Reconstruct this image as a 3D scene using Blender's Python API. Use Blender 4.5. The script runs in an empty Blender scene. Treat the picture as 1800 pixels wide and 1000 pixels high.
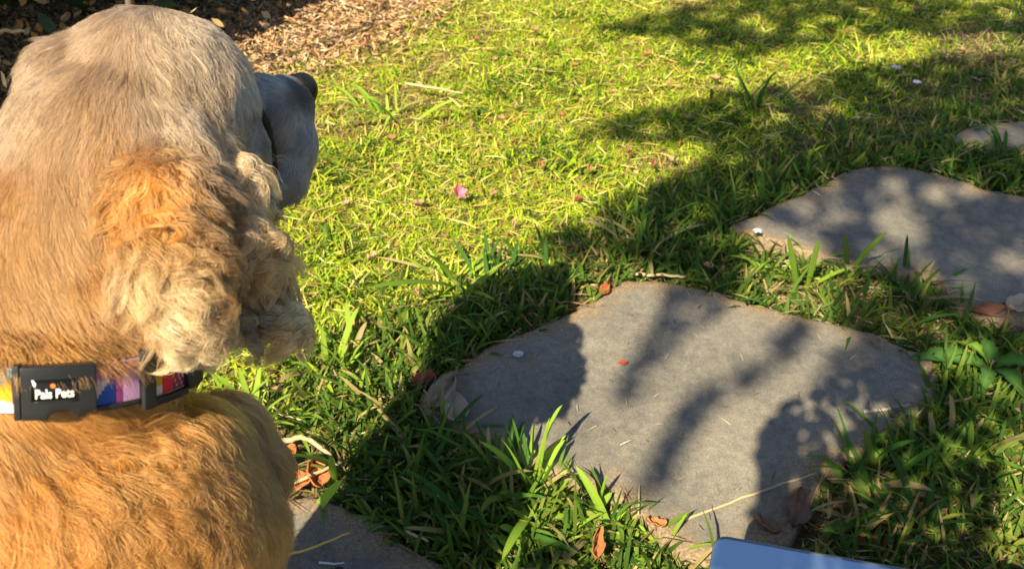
import bpy, bmesh, math, random
import numpy as np
from mathutils import Vector, Matrix, kdtree

random.seed(7)
rng = np.random.default_rng(11)
scene = bpy.context.scene
C = scene.collection

# ------------------------------------------------------------------ camera, light, exposure
PITCH = math.radians(37.0)
CAMH = 0.80
FPX = 1560.0
cam_d = bpy.data.cameras.new('camera')
cam = bpy.data.objects.new('camera', cam_d)
C.objects.link(cam)
cam.location = (0, 0, CAMH)
cam.rotation_euler = (math.pi / 2 - PITCH, 0, 0)
cam_d.sensor_width = 36.0
cam_d.lens = 36.0 * FPX / 1800.0
cam_d.clip_start = 0.02
cam_d.clip_end = 300.0
cam_d.dof.use_dof = True
cam_d.dof.focus_distance = 0.80
cam_d.dof.aperture_fstop = 12.0
scene.camera = cam

SUN = np.array([0.50, 0.88, -1.0])           # direction the light travels, per metre of drop
SUN_EL = math.atan2(1.0, math.hypot(0.50, 0.88))
world = bpy.data.worlds.new('World')
scene.world = world
world.use_nodes = True
wn = world.node_tree
wn.nodes.clear()
sky = wn.nodes.new('ShaderNodeTexSky')
sky.sky_type = 'NISHITA'
sky.sun_disc = False
sky.sun_elevation = SUN_EL
sky.sun_rotation = math.radians(209.6)
bg = wn.nodes.new('ShaderNodeBackground')
bg.inputs['Strength'].default_value = 0.070
wo = wn.nodes.new('ShaderNodeOutputWorld')
wn.links.new(sky.outputs[0], bg.inputs[0])
wn.links.new(bg.outputs[0], wo.inputs[0])

sun_d = bpy.data.lights.new('sun', 'SUN')
sun_d.energy = 5.0
sun_d.angle = math.radians(0.53)
sun_d.color = (1.0, 0.85, 0.58)
sun = bpy.data.objects.new('sun', sun_d)
C.objects.link(sun)
sun.location = (-3, -5, 6)
sun.rotation_euler = Vector(SUN).to_track_quat('-Z', 'Y').to_euler()

scene.view_settings.view_transform = 'Standard'
scene.view_settings.look = 'None'
scene.view_settings.exposure = 1.12
scene.view_settings.gamma = 1.0
scene.view_settings.use_curve_mapping = False
scene.render.engine = 'CYCLES'
scene.cycles.max_bounces = 8
scene.cycles.diffuse_bounces = 4
scene.cycles.transparent_max_bounces = 16

# ------------------------------------------------------------------ helpers
RIGHT = np.array([1.0, 0, 0])
UP = np.array([0, math.sin(PITCH), math.cos(PITCH)])
FWD = np.array([0, math.cos(PITCH), -math.sin(PITCH)])
CAM = np.array([0, 0, CAMH])


def P(u, v, d):
    """world point seen at photo pixel (u, v) at depth d metres"""
    return CAM + d * (FWD + RIGHT * (u - 900) / FPX + UP * (500 - v) / FPX)


def G(u, v, z=0.0):
    """world point of photo pixel (u, v) on the plane at height z"""
    w = FWD + RIGHT * (u - 900) / FPX + UP * (500 - v) / FPX
    t = (z - CAMH) / w[2]
    return CAM + t * w


def proj(p):
    q = p - CAM
    d = q @ FWD
    return 900 + FPX * (q @ RIGHT) / d, 500 - FPX * (q @ UP) / d, d


def tag(o, label=None, cat=None, group=None, kind=None):
    if label: o['label'] = label
    if cat: o['category'] = cat
    if group: o['group'] = group
    if kind: o['kind'] = kind
    return o


def link(name, me, mat=None, parent=None):
    o = bpy.data.objects.new(name, me)
    C.objects.link(o)
    if mat is not None and me is not None and len(me.materials) == 0:
        for m in (mat if isinstance(mat, (list, tuple)) else [mat]):
            me.materials.append(m)
    if parent is not None:
        o.parent = parent
    return o


def empty(name, loc=(0, 0, 0)):
    o = bpy.data.objects.new(name, None)
    C.objects.link(o)
    o.location = loc
    o.empty_display_size = 0.02
    return o


def mesh_np(name, verts, faces, smooth=False, cols=None):
    """faces: list of (n, k) int arrays"""
    me = bpy.data.meshes.new(name)
    verts = np.asarray(verts, dtype=np.float32)
    loops = np.concatenate([f.ravel() for f in faces]).astype(np.int32)
    tot = np.concatenate([np.full(len(f), f.shape[1], dtype=np.int32) for f in faces])
    start = np.concatenate([[0], np.cumsum(tot)[:-1]]).astype(np.int32)
    me.vertices.add(len(verts))
    me.vertices.foreach_set('co', verts.ravel())
    me.loops.add(len(loops))
    me.loops.foreach_set('vertex_index', loops)
    me.polygons.add(len(tot))
    me.polygons.foreach_set('loop_start', start)
    me.polygons.foreach_set('loop_total', tot)
    if smooth:
        me.polygons.foreach_set('use_smooth', np.ones(len(tot), dtype=bool))
    if cols is not None:
        a = me.color_attributes.new('Col', 'FLOAT_COLOR', 'POINT')
        c4 = np.ones((len(verts), 4), dtype=np.float32)
        c4[:, :3] = cols
        a.data.foreach_set('color', c4.ravel())
    me.update(calc_edges=True)
    me.validate()
    return me


def offset_mesh(me, origin):
    """move the vertices so that the object's origin can sit at origin"""
    n = len(me.vertices)
    co = np.empty(n * 3, dtype=np.float32)
    me.vertices.foreach_get('co', co)
    co = co.reshape(-1, 3) - np.asarray(origin, dtype=np.float32)
    me.vertices.foreach_set('co', co.ravel())
    me.update()


def inside(poly, pts):
    x, y = pts[:, 0], pts[:, 1]
    r = np.zeros(len(pts), dtype=bool)
    n = len(poly)
    for i in range(n):
        x1, y1 = poly[i]
        x2, y2 = poly[(i + 1) % n]
        if y1 == y2:
            continue
        c = ((y1 > y) != (y2 > y)) & (x < (x2 - x1) * (y - y1) / (y2 - y1) + x1)
        r ^= c
    return r


def edge_dist(poly, pts):
    """signed distance, negative inside"""
    best = np.full(len(pts), 1e9)
    n = len(poly)
    for i in range(n):
        a = np.array(poly[i]); b = np.array(poly[(i + 1) % n])
        ab = b - a
        t = np.clip(((pts - a) @ ab) / max(ab @ ab, 1e-12), 0, 1)
        q = a + t[:, None] * ab
        best = np.minimum(best, np.hypot(pts[:, 0] - q[:, 0], pts[:, 1] - q[:, 1]))
    return np.where(inside(poly, pts), -best, best)


class VNoise:
    """cheap smooth value noise for numpy points"""
    def __init__(self, seed, n=64):
        self.t = np.random.default_rng(seed).random((n, n))
        self.n = n

    def __call__(self, x, y, s):
        x = x / s + 17.3; y = y / s + 9.1
        xi = np.floor(x).astype(int); yi = np.floor(y).astype(int)
        fx = x - xi; fy = y - yi
        fx = fx * fx * (3 - 2 * fx); fy = fy * fy * (3 - 2 * fy)
        n = self.n; t = self.t
        a = t[xi % n, yi % n]; b = t[(xi + 1) % n, yi % n]
        c = t[xi % n, (yi + 1) % n]; d = t[(xi + 1) % n, (yi + 1) % n]
        return a * (1 - fx) * (1 - fy) + b * fx * (1 - fy) + c * (1 - fx) * fy + d * fx * fy


# ------------------------------------------------------------------ materials
def mat(name, col=(.5, .5, .5), rough=.7, spec=.3, metal=0.0):
    m = bpy.data.materials.new(name)
    m.use_nodes = True
    b = m.node_tree.nodes['Principled BSDF']
    b.inputs['Base Color'].default_value = (*col, 1)
    b.inputs['Roughness'].default_value = rough
    b.inputs['Specular IOR Level'].default_value = spec
    b.inputs['Metallic'].default_value = metal
    return m


def noise_mat(name, cols, scale, rough=.85, bump=0.0, bump_scale=None, detail=8, spec=.25, dist=.002):
    m = mat(name, cols[0], rough, spec)
    nt = m.node_tree
    b = nt.nodes['Principled BSDF']
    tc = nt.nodes.new('ShaderNodeTexCoord')
    n1 = nt.nodes.new('ShaderNodeTexNoise')
    n1.inputs['Scale'].default_value = scale
    n1.inputs['Detail'].default_value = detail
    n1.inputs['Roughness'].default_value = .65
    nt.links.new(tc.outputs['Object'], n1.inputs['Vector'])
    r = nt.nodes.new('ShaderNodeValToRGB')
    e = r.color_ramp.elements
    lo, hi = .28, .72
    e[0].position = lo; e[0].color = (*cols[0], 1)
    e[1].position = hi; e[1].color = (*cols[-1], 1)
    for i, c in enumerate(cols[1:-1]):
        k = e.new(lo + (hi - lo) * (i + 1) / (len(cols) - 1)); k.color = (*c, 1)
    nt.links.new(n1.outputs['Fac'], r.inputs[0])
    nt.links.new(r.outputs[0], b.inputs['Base Color'])
    if bump:
        n2 = nt.nodes.new('ShaderNodeTexNoise')
        n2.inputs['Scale'].default_value = bump_scale or scale * 4
        n2.inputs['Detail'].default_value = 6
        nt.links.new(tc.outputs['Object'], n2.inputs['Vector'])
        bp = nt.nodes.new('ShaderNodeBump')
        bp.inputs['Strength'].default_value = bump
        bp.inputs['Distance'].default_value = dist
        nt.links.new(n2.outputs['Fac'], bp.inputs['Height'])
        nt.links.new(bp.outputs[0], b.inputs['Normal'])
    return m


def leaf_mat(name, transl=.35, rough=.45, spec=.35, attr=True, col=None):
    """blade / leaf: diffuse + translucent, colour from the vertex attribute"""
    m = bpy.data.materials.new(name)
    m.use_nodes = True
    nt = m.node_tree
    b = nt.nodes['Principled BSDF']
    b.inputs['Roughness'].default_value = rough
    b.inputs['Specular IOR Level'].default_value = spec
    out = nt.nodes['Material Output']
    tr = nt.nodes.new('ShaderNodeBsdfTranslucent')
    mx = nt.nodes.new('ShaderNodeMixShader')
    mx.inputs[0].default_value = transl
    if attr:
        a = nt.nodes.new('ShaderNodeAttribute')
        a.attribute_name = 'Col'
        src = a.outputs['Color']
    else:
        rgb = nt.nodes.new('ShaderNodeRGB')
        rgb.outputs[0].default_value = (*col, 1)
        tcx = nt.nodes.new('ShaderNodeTexCoord')
        nz = nt.nodes.new('ShaderNodeTexNoise')
        nz.inputs['Scale'].default_value = 90
        nz.inputs['Detail'].default_value = 5
        nt.links.new(tcx.outputs['Object'], nz.inputs['Vector'])
        hs = nt.nodes.new('ShaderNodeHueSaturation')
        mr = nt.nodes.new('ShaderNodeMapRange')
        mr.inputs['From Min'].default_value = .3; mr.inputs['From Max'].default_value = .7
        mr.inputs['To Min'].default_value = .65; mr.inputs['To Max'].default_value = 1.3
        nt.links.new(nz.outputs['Fac'], mr.inputs['Value'])
        nt.links.new(mr.outputs[0], hs.inputs['Value'])
        nt.links.new(rgb.outputs[0], hs.inputs['Color'])
        src = hs.outputs['Color']
    nt.links.new(src, b.inputs['Base Color'])
    nt.links.new(src, tr.inputs['Color'])
    nt.links.new(b.outputs[0], mx.inputs[1])
    nt.links.new(tr.outputs[0], mx.inputs[2])
    nt.links.new(mx.outputs[0], out.inputs['Surface'])
    return m


M_soil = noise_mat('soil', [(.06, .045, .022), (.14, .11, .05), (.26, .21, .10)], 30, .95, .9, 120, dist=.01)
M_mulch = noise_mat('mulch soil', [(.06, .035, .018), (.16, .09, .04), (.30, .18, .09)], 30, .95, .9, 140, dist=.01)
M_grass = leaf_mat('grass blade', .40, .6, .15)
M_straw = leaf_mat('dry straw', .2, .7, .2)
M_litter = leaf_mat('dry litter', .15, .8, .15)
M_leaf = leaf_mat('tree leaf', .3, .45, .4)
M_bark = noise_mat('bark', [(.07, .05, .035), (.16, .12, .09), (.26, .21, .16)], 18, .9, .8, 60)
M_twig = noise_mat('twig', [(.16, .11, .07), (.34, .25, .16)], 60, .8, .4, 200)


# flagstone: fine sandy speckle, dirt, faint blotches
def stone_material():
    m = mat('flagstone', (.28, .26, .23), .82, .28)
    nt = m.node_tree
    b = nt.nodes['Principled BSDF']
    tc = nt.nodes.new('ShaderNodeTexCoord')

    def noise(scale, detail=6, rough=.6):
        n = nt.nodes.new('ShaderNodeTexNoise')
        n.inputs['Scale'].default_value = scale
        n.inputs['Detail'].default_value = detail
        n.inputs['Roughness'].default_value = rough
        nt.links.new(tc.outputs['Object'], n.inputs['Vector'])
        return n

    def ramp(src, stops):
        r = nt.nodes.new('ShaderNodeValToRGB')
        e = r.color_ramp.elements
        e[0].position, e[0].color = stops[0][0], (*stops[0][1], 1)
        e[1].position, e[1].color = stops[-1][0], (*stops[-1][1], 1)
        for p, c in stops[1:-1]:
            k = e.new(p); k.color = (*c, 1)
        nt.links.new(src, r.inputs[0])
        return r.outputs[0]

    def mix(a, bb, fac, mode='MIX'):
        x = nt.nodes.new('ShaderNodeMix')
        x.data_type = 'RGBA'; x.blend_type = mode
        if isinstance(fac, float): x.inputs['Factor'].default_value = fac
        else: nt.links.new(fac, x.inputs['Factor'])
        nt.links.new(a, x.inputs[6]); nt.links.new(bb, x.inputs[7])
        return x.outputs[2]
    base = ramp(noise(5, 7).outputs['Fac'], [(.3, (.128, .125, .114)), (.5, (.198, .187, .163)), (.7, (.265, .243, .20))])
    grain = ramp(noise(620, 3, .7).outputs['Fac'], [(.3, (.55, .55, .56)), (.5, (1, 1, 1)), (.72, (1.5, 1.47, 1.4))])
    c = mix(base, grain, .8, 'MULTIPLY')
    mid = ramp(noise(90, 6, .7).outputs['Fac'], [(.3, (.6, .6, .61)), (.62, (1.12, 1.1, 1.07))])
    c = mix(c, mid, .8, 'MULTIPLY')
    vo = nt.nodes.new('ShaderNodeTexVoronoi')
    vo.inputs['Scale'].default_value = 85
    nt.links.new(tc.outputs['Object'], vo.inputs['Vector'])
    pit = ramp(vo.outputs['Distance'], [(.05, (.45, .45, .45)), (.12, (1, 1, 1))])
    gate = ramp(noise(30).outputs['Fac'], [(.56, (0, 0, 0)), (.62, (1, 1, 1))])
    gx = nt.nodes.new('ShaderNodeRGBToBW'); nt.links.new(gate, gx.inputs[0])
    one = nt.nodes.new('ShaderNodeRGB'); one.outputs[0].default_value = (1, 1, 1, 1)
    pm = mix(one.outputs[0], pit, gx.outputs[0])
    c = mix(c, pm, 1.0, 'MULTIPLY')
    # sandy dirt, heavier at the rim (vertex attribute holds the distance to the rim)
    at = nt.nodes.new('ShaderNodeAttribute'); at.attribute_name = 'Col'
    dn = noise(26, 7, .7)
    ad = nt.nodes.new('ShaderNodeMath'); ad.operation = 'MULTIPLY_ADD'
    sep = nt.nodes.new('ShaderNodeSeparateColor'); nt.links.new(at.outputs['Color'], sep.inputs[0])
    ad.inputs[1].default_value = .60
    nt.links.new(sep.outputs[0], ad.inputs[0]); nt.links.new(dn.outputs['Fac'], ad.inputs[2])
    dm = ramp(ad.outputs[0], [(.62, (0, 0, 0)), (.95, (.85, .85, .85))])
    dx = nt.nodes.new('ShaderNodeRGBToBW'); nt.links.new(dm, dx.inputs[0])
    dirt = ramp(noise(300, 4).outputs['Fac'], [(.35, (.15, .105, .062)), (.65, (.36, .27, .17))])
    c = mix(c, dirt, dx.outputs[0])
    nt.links.new(c, b.inputs['Base Color'])
    bn = noise(420, 5, .7)
    bp = nt.nodes.new('ShaderNodeBump')
    bp.inputs['Strength'].default_value = .55; bp.inputs['Distance'].default_value = .0012
    nt.links.new(bn.outputs['Fac'], bp.inputs['Height'])
    bp2 = nt.nodes.new('ShaderNodeBump')
    bp2.inputs['Strength'].default_value = .5; bp2.inputs['Distance'].default_value = .004
    nt.links.new(noise(28, 5).outputs['Fac'], bp2.inputs['Height'])
    nt.links.new(bp.outputs[0], bp2.inputs['Normal'])
    nt.links.new(bp2.outputs[0], b.inputs['Normal'])
    return m


M_stone = stone_material()

# ------------------------------------------------------------------ ground
nz1, nz2, nz3 = VNoise(3), VNoise(5), VNoise(8)


def ground_z(x, y):
    return (nz1(x, y, .25) - .5) * .012 + (nz2(x, y, .06) - .5) * .006 - .006


def build_ground():
    bm = bmesh.new()
    n = 150
    # fine middle patch grading out to a wide skirt
    def axis(a, b, n, far):
        core = np.linspace(a, b, n)
        ext = np.array([.3, 1, 3, 8, 20, 60])
        return np.concatenate([(a - ext)[::-1], core, b + ext])
    xs = axis(-2.4, 2.6, n, 60); ys = axis(-.4, 3.8, n, 60)
    X, Y = np.meshgrid(xs, ys, indexing='ij')
    Z = ground_z(X, Y)
    V = np.stack([X.ravel(), Y.ravel(), Z.ravel()], 1)
    nx, ny = len(xs), len(ys)
    i, j = np.meshgrid(np.arange(nx - 1), np.arange(ny - 1), indexing='ij')
    a = (i * ny + j).ravel()
    F = np.stack([a, a + ny, a + ny + 1, a + 1], 1)
    bm.free()
    me = mesh_np('ground', V, [F], True)
    o = link('ground', me, M_soil)
    tag(o, kind='structure')


build_ground()

# ------------------------------------------------------------------ flagstones
STONE_Z = 0.016
stones_px = {
    'mid': [(1095, 486), (1140, 487), (1200, 496), (1300, 520), (1420, 556), (1540, 588), (1600, 600), (1640, 625), (1660, 680),
            (1625, 735), (1530, 775), (1480, 830), (1430, 890), (1390, 945), (1330, 985), (1262, 1000), (1190, 965), (1120, 905), (1050, 870),
            (960, 832), (860, 780), (770, 742), (735, 700), (770, 658), (850, 612), (940, 572), (1010, 530), (1052, 505)],
    'right': [(1560, 284), (1600, 290), (1660, 306), (1720, 325), (1800, 343), (1880, 365), (1960, 420), (1960, 500), (1900, 560), (1800, 578),
              (1730, 560), (1685, 536), (1650, 492), (1590, 474), (1500, 468), (1420, 446), (1340, 420), (1278, 396), (1340, 370),
              (1410, 340), (1470, 306), (1515, 292)],
    'far': [(1662, 242), (1690, 226), (1740, 216), (1800, 206), (1880, 198), (1960, 205), (1990, 250), (1900, 275), (1800, 268), (1710, 260)],
    'near': [(480, 868), (545, 862), (600, 880), (650, 905), (710, 945), (775, 985), (810, 1040), (770, 1130), (640, 1190), (480, 1130),
             (400, 1020), (420, 920)],
}
stone_label = {
    'mid': 'largest grey flagstone striped with soft shadows, in the middle of the path',
    'right': 'grey flagstone in shade with small sunny spots, next beyond the largest stone',
    'far': 'small strip of grey flagstone in deep shade beyond all the others',
    'near': 'grey flagstone half in sun beside the chest of the dog',
}
STONES = {}


def chaikin(pts, it=2, cut=.25):
    p = np.array(pts, dtype=float)
    for _ in range(it):
        q = np.roll(p, -1, 0)
        a = (1 - cut) * p + cut * q; b = cut * p + (1 - cut) * q
        p = np.stack([a, b], 1).reshape(-1, 2)
    return p


def build_stone(key, px):
    w = np.array([G(u, v, STONE_Z)[:2] for u, v in px])
    w = chaikin(w, 1, .12)
    # resample the rim every ~9 mm with small chips
    seg = np.roll(w, -1, 0) - w
    L = np.hypot(seg[:, 0], seg[:, 1])
    cum = np.concatenate([[0], np.cumsum(L)])
    n = int(cum[-1] / .009)
    s = np.linspace(0, cum[-1], n, endpoint=False)
    idx = np.searchsorted(cum, s, 'right') - 1
    t = (s - cum[idx]) / L[idx]
    r = w[idx] + t[:, None] * seg[idx]
    c = r.mean(0)
    d = r - c
    dl = np.hypot(d[:, 0], d[:, 1])
    dn = d / dl[:, None]
    jit = (nz1(s, s * .3, .045) - .5) * .014 + (nz2(s, s * .7, .014) - .5) * .008 - .010 * np.clip((nz3(s, s * .5, .06) - .74) * 8, 0, 1)
    r = r + dn * jit[:, None]
    STONES[key] = r
    rings = []
    # (inset m, z)
    for ins, z in [(0, -.045), (.0, STONE_Z - .009), (.002, STONE_Z - .004), (.006, STONE_Z - .001), (.014, STONE_Z), (.03, STONE_Z), (.06, STONE_Z), (.10, STONE_Z), (.15, STONE_Z)]:
        q = c + dn * np.maximum((dl + jit) - ins, .01)[:, None]
        zz = np.full(n, z) + (nz3(q[:, 0], q[:, 1], .05) - .5) * (.003 if z > 0 else 0)
        rings.append(np.column_stack([q, zz]))
    V = np.concatenate(rings + [np.array([[c[0], c[1], STONE_Z]])])
    F = []
    k = np.arange(n)
    for i in range(len(rings) - 1):
        a = i * n + k; b = i * n + (k + 1) % n
        F.append(np.stack([a, b, b + n, a + n], 1))
    last = (len(rings) - 1) * n
    tri = np.stack([last + k, last + (k + 1) % n, np.full(n, len(V) - 1)], 1)
    rim = np.zeros((len(V), 3))
    vals = [1, 1, 1, .95, .75, .4, .15, 0, 0]
    for i in range(len(rings)):
        rim[i * n:(i + 1) * n] = vals[i]
    me = mesh_np('flagstone', V, [np.concatenate(F), tri], True, rim)
    org = (c[0], c[1], 0)
    offset_mesh(me, org)
    o = link('flagstone', me, M_stone)
    o.location = org
    tag(o, stone_label[key], 'paving stone', 'stepping stones of the garden path')


for k_, px_ in stones_px.items():
    build_stone(k_, px_)

# ------------------------------------------------------------------ grass
bed_px = [(330, 175), (430, 140), (500, 122), (565, 108), (640, 78), (700, 48), (760, 8), (810, -40), (900, -130), (300, -200), (-600, -150), (-700, 250), (0, 260)]
BED = np.array([G(u, v)[:2] for u, v in bed_px])
dry_px = [(455, 770), (540, 765), (575, 800), (610, 860), (600, 890), (500, 885), (470, 830)]
DRY = np.array([G(u, v)[:2] for u, v in dry_px])
dirt_px = [(1330, 985), (1390, 930), (1440, 870), (1500, 850), (1480, 930), (1420, 1010)]
DIRT = np.array([G(u, v)[:2] for u, v in dirt_px])
mid_gap_px = [(1100, 470), (1290, 470), (1330, 425), (1420, 450), (1660, 490), (1700, 560), (1660, 610), (1540, 590), (1300, 515)]
MIDGAP = np.array([G(u, v)[:2] for u, v in mid_gap_px])


def make_blades(root, head, length, width, tilt0, tilt1, cols, twist=None, tipcol=None, levels=(0, .4, .75, 1.0), wprof=(.8, 1.0, .62, .0)):
    """ribbon blades; returns verts, quads, tris, colours"""
    n = len(root)
    hd = np.column_stack([np.cos(head), np.sin(head), np.zeros(n)])
    side = np.column_stack([-np.sin(head), np.cos(head), np.zeros(n)])
    if twist is not None:
        side = side * np.cos(twist)[:, None] + np.array([0, 0, 1.0]) * np.sin(twist)[:, None]
    pts = [root]
    p = root.copy()
    for a, b in zip(levels[:-1], levels[1:]):
        m = (a + b) / 2
        th = tilt0 + (tilt1 - tilt0) * m
        step = hd * np.sin(th)[:, None] + np.array([0, 0, 1.0]) * np.cos(th)[:, None]
        p = p + step * (length * (b - a))[:, None]
        pts.append(p)
    V = []
    CC = []
    nl = len(levels)
    for i in range(nl - 1):
        w = (width * wprof[i] * .5)[:, None]
        V += [pts[i] - side * w, pts[i] + side * w]
        f = levels[i]
        c = cols if tipcol is None else cols * (1 - f) + tipcol * f
        CC += [c, c]
    V.append(pts[-1])
    CC.append(cols if tipcol is None else tipcol)
    nv = 2 * (nl - 1) + 1
    V = np.stack(V, 1).reshape(-1, 3)
    CC = np.stack(CC, 1).reshape(-1, 3)
    base = np.arange(n) * nv
    quads = []
    for i in range(nl - 2):
        quads.append(np.stack([base + 2 * i, base + 2 * i + 1, base + 2 * i + 3, base + 2 * i + 2], 1))
    t = 2 * (nl - 2)
    tris = np.stack([base + t, base + t + 1, base + nv - 1], 1)
    return V, np.concatenate(quads), tris, CC


def stone_dist(pts):
    d = np.full(len(pts), 1e9)
    for r in STONES.values():
        d = np.minimum(d, edge_dist(r[::2], pts))
    return d


def scatter(n, x0, x1, y0, y1):
    return np.column_stack([rng.uniform(x0, x1, n), rng.uniform(y0, y1, n)])


def frame_weight(pts):
    p3 = np.column_stack([pts, np.zeros(len(pts))])
    u, v, d = proj(p3)
    inf = (d > .05) & (u > -60) & (u < 1860) & (v > -40) & (v < 1060)
    return inf, u, v


SUNLAWN = np.array([[.23, .42, .025], [.37, .56, .03], [.51, .64, .04], [.62, .64, .07], [.66, .56, .18]])  # brighter blade colours for the sunlit lawn, sunlight put into the colour
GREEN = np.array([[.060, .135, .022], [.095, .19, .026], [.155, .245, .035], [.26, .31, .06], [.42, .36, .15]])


def blade_cols(n, w):
    k = rng.choice(len(GREEN), n, p=w)
    c = GREEN[k] * rng.uniform(.75, 1.3, n)[:, None]
    return c, k


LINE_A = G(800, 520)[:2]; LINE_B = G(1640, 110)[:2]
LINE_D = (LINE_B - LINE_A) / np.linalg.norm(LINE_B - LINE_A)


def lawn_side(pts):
    """positive on the mown lawn coloured bright for sun, negative on the grass left darker for shade"""
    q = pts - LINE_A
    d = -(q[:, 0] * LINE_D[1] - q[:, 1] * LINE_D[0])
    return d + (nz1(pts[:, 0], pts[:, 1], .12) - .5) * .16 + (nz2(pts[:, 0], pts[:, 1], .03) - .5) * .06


def build_lawn():
    pts = scatter(1050000, -2.3, 2.5, -.3, 3.7)
    inf, u, v = frame_weight(pts)
    sd = stone_dist(pts)
    bd = edge_dist(BED, pts)
    dd = edge_dist(DRY, pts)
    di = edge_dist(DIRT, pts)
    mg = inside(MIDGAP, pts)
    patch = nz1(pts[:, 0], pts[:, 1], .16) * .6 + nz2(pts[:, 0], pts[:, 1], .05) * .4
    keep = np.ones(len(pts)) * np.where(inf, 1.0, .28)
    keep *= np.clip(.75 + (patch - .3) * 1.5, .55, 1)
    keep *= np.where(lawn_side(pts) > 0, 1.0, .62)
    keep *= np.where(sd < -.002, 0, np.where(sd < .03, .6 + .4 * (sd / .03), 1))
    keep *= np.clip((bd + .06) / .22, 0.02, 1) ** 1.3
    keep *= np.where(dd < 0, .05, np.where(dd < .02, .6, 1))
    keep *= np.where(di < 0, .06, 1)
    keep *= np.where(mg, .45, 1)
    ok = rng.random(len(pts)) < keep
    pts, sd, patch, bd, u, v = pts[ok], sd[ok], patch[ok], bd[ok], u[ok], v[ok]
    n = len(pts)
    z = ground_z(pts[:, 0], pts[:, 1])
    # lush coarse grass near the stones, shorter mown grass out on the lawn
    lush = np.clip(1 - (sd - .02) / .14, 0, 1) * (pts[:, 1] < 1.5)
    lush = np.maximum(lush, np.clip((patch - .55) * 4, 0, .55))
    sunside = np.clip(.5 + lawn_side(pts) / .12, 0, 1)
    length = rng.gamma(6, 1 / 6, n) * (.020 - .006 * sunside + .018 * lush) * rng.uniform(.7, 1.25, n)
    width = rng.uniform(.0026, .0046, n) * (1 + .6 * lush) * (1 - .34 * sunside)
    head = rng.uniform(0, 2 * math.pi, n)
    t0 = rng.uniform(.05, .75, n) + .35 * sunside
    t1 = t0 + rng.uniform(.3, 1.5, n)
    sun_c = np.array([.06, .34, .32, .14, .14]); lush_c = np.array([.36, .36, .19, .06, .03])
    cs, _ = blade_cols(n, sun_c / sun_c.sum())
    cd = SUNLAWN[rng.choice(5, n, p=[.20, .33, .30, .13, .04])] * rng.uniform(.75, 1.25, n)[:, None]
    isd = rng.random(n) < sunside
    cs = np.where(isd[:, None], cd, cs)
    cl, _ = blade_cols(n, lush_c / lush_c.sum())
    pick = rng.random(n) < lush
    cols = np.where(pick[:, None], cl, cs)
    dryp = (rng.random(n) < np.clip((.36 - patch) * 3, 0, .6))
    cols[dryp] = np.array([.44, .34, .15]) * rng.uniform(.6, 1.15, dryp.sum())[:, None]
    root = np.column_stack([pts, z])
    tw = rng.normal(0, .35, n)
    tip = cols * np.array([1.15, 1.08, 1.0])
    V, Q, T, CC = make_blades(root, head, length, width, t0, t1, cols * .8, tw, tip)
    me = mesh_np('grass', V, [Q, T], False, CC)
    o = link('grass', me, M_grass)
    tag(o, 'short green and yellowed lawn grass around the stepping stones', 'grass', kind='stuff')
    # dead straw lying flat in the sward and thick round the stones
    pts = scatter(150000, -2.0, 2.2, .1, 3.4)
    inf, u, v = frame_weight(pts)
    sd = stone_dist(pts); bd = edge_dist(BED, pts); dd = edge_dist(DRY, pts); di = edge_dist(DIRT, pts)
    mg = inside(MIDGAP, pts)
    ls_ = lawn_side(pts)
    keep = np.where(inf, np.where(ls_ > 0, .50, .35), .1) * np.ones(len(pts))
    keep = np.where((sd > 0) & (sd < .045), 1.0, keep)
    keep = np.where(mg & (sd > 0), 1.0, keep)
    keep = np.where((dd < 0.01) | (di < .01), 1.0, keep)
    keep *= np.where(sd < -.012, 0, np.where(sd < 0, .25, 1))
    keep *= np.where(bd < -.05, .3, 1)
    ok = rng.random(len(pts)) < keep
    pts, sd = pts[ok], sd[ok]
    n = len(pts)
    z = ground_z(pts[:, 0], pts[:, 1]) + rng.uniform(.001, .012, n)
    lsk = lawn_side(pts)
    z = np.where(sd < .004, STONE_Z + .002, z)
    length = rng.uniform(.012, .05, n); width = rng.uniform(.0010, .0030, n)
    pal = np.array([[.46, .37, .20], [.36, .26, .13], [.24, .15, .075], [.55, .48, .32], [.30, .17, .085]])
    cols = pal[rng.integers(0, len(pal), n)] * rng.uniform(.65, 1.15, n)[:, None]
    cols = np.where(lsk[:, None] > 0, cols * np.array([1.45, 1.6, .8]), cols)  # straw tinted brighter on the sunlit side of the lawn
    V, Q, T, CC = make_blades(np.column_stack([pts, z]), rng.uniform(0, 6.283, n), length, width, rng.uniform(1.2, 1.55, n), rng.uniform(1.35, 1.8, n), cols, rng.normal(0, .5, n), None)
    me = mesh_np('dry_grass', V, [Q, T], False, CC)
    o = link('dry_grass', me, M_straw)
    tag(o, 'dead straw and thatch lying between grass and stones', 'dry grass', kind='stuff')


build_lawn()


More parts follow.
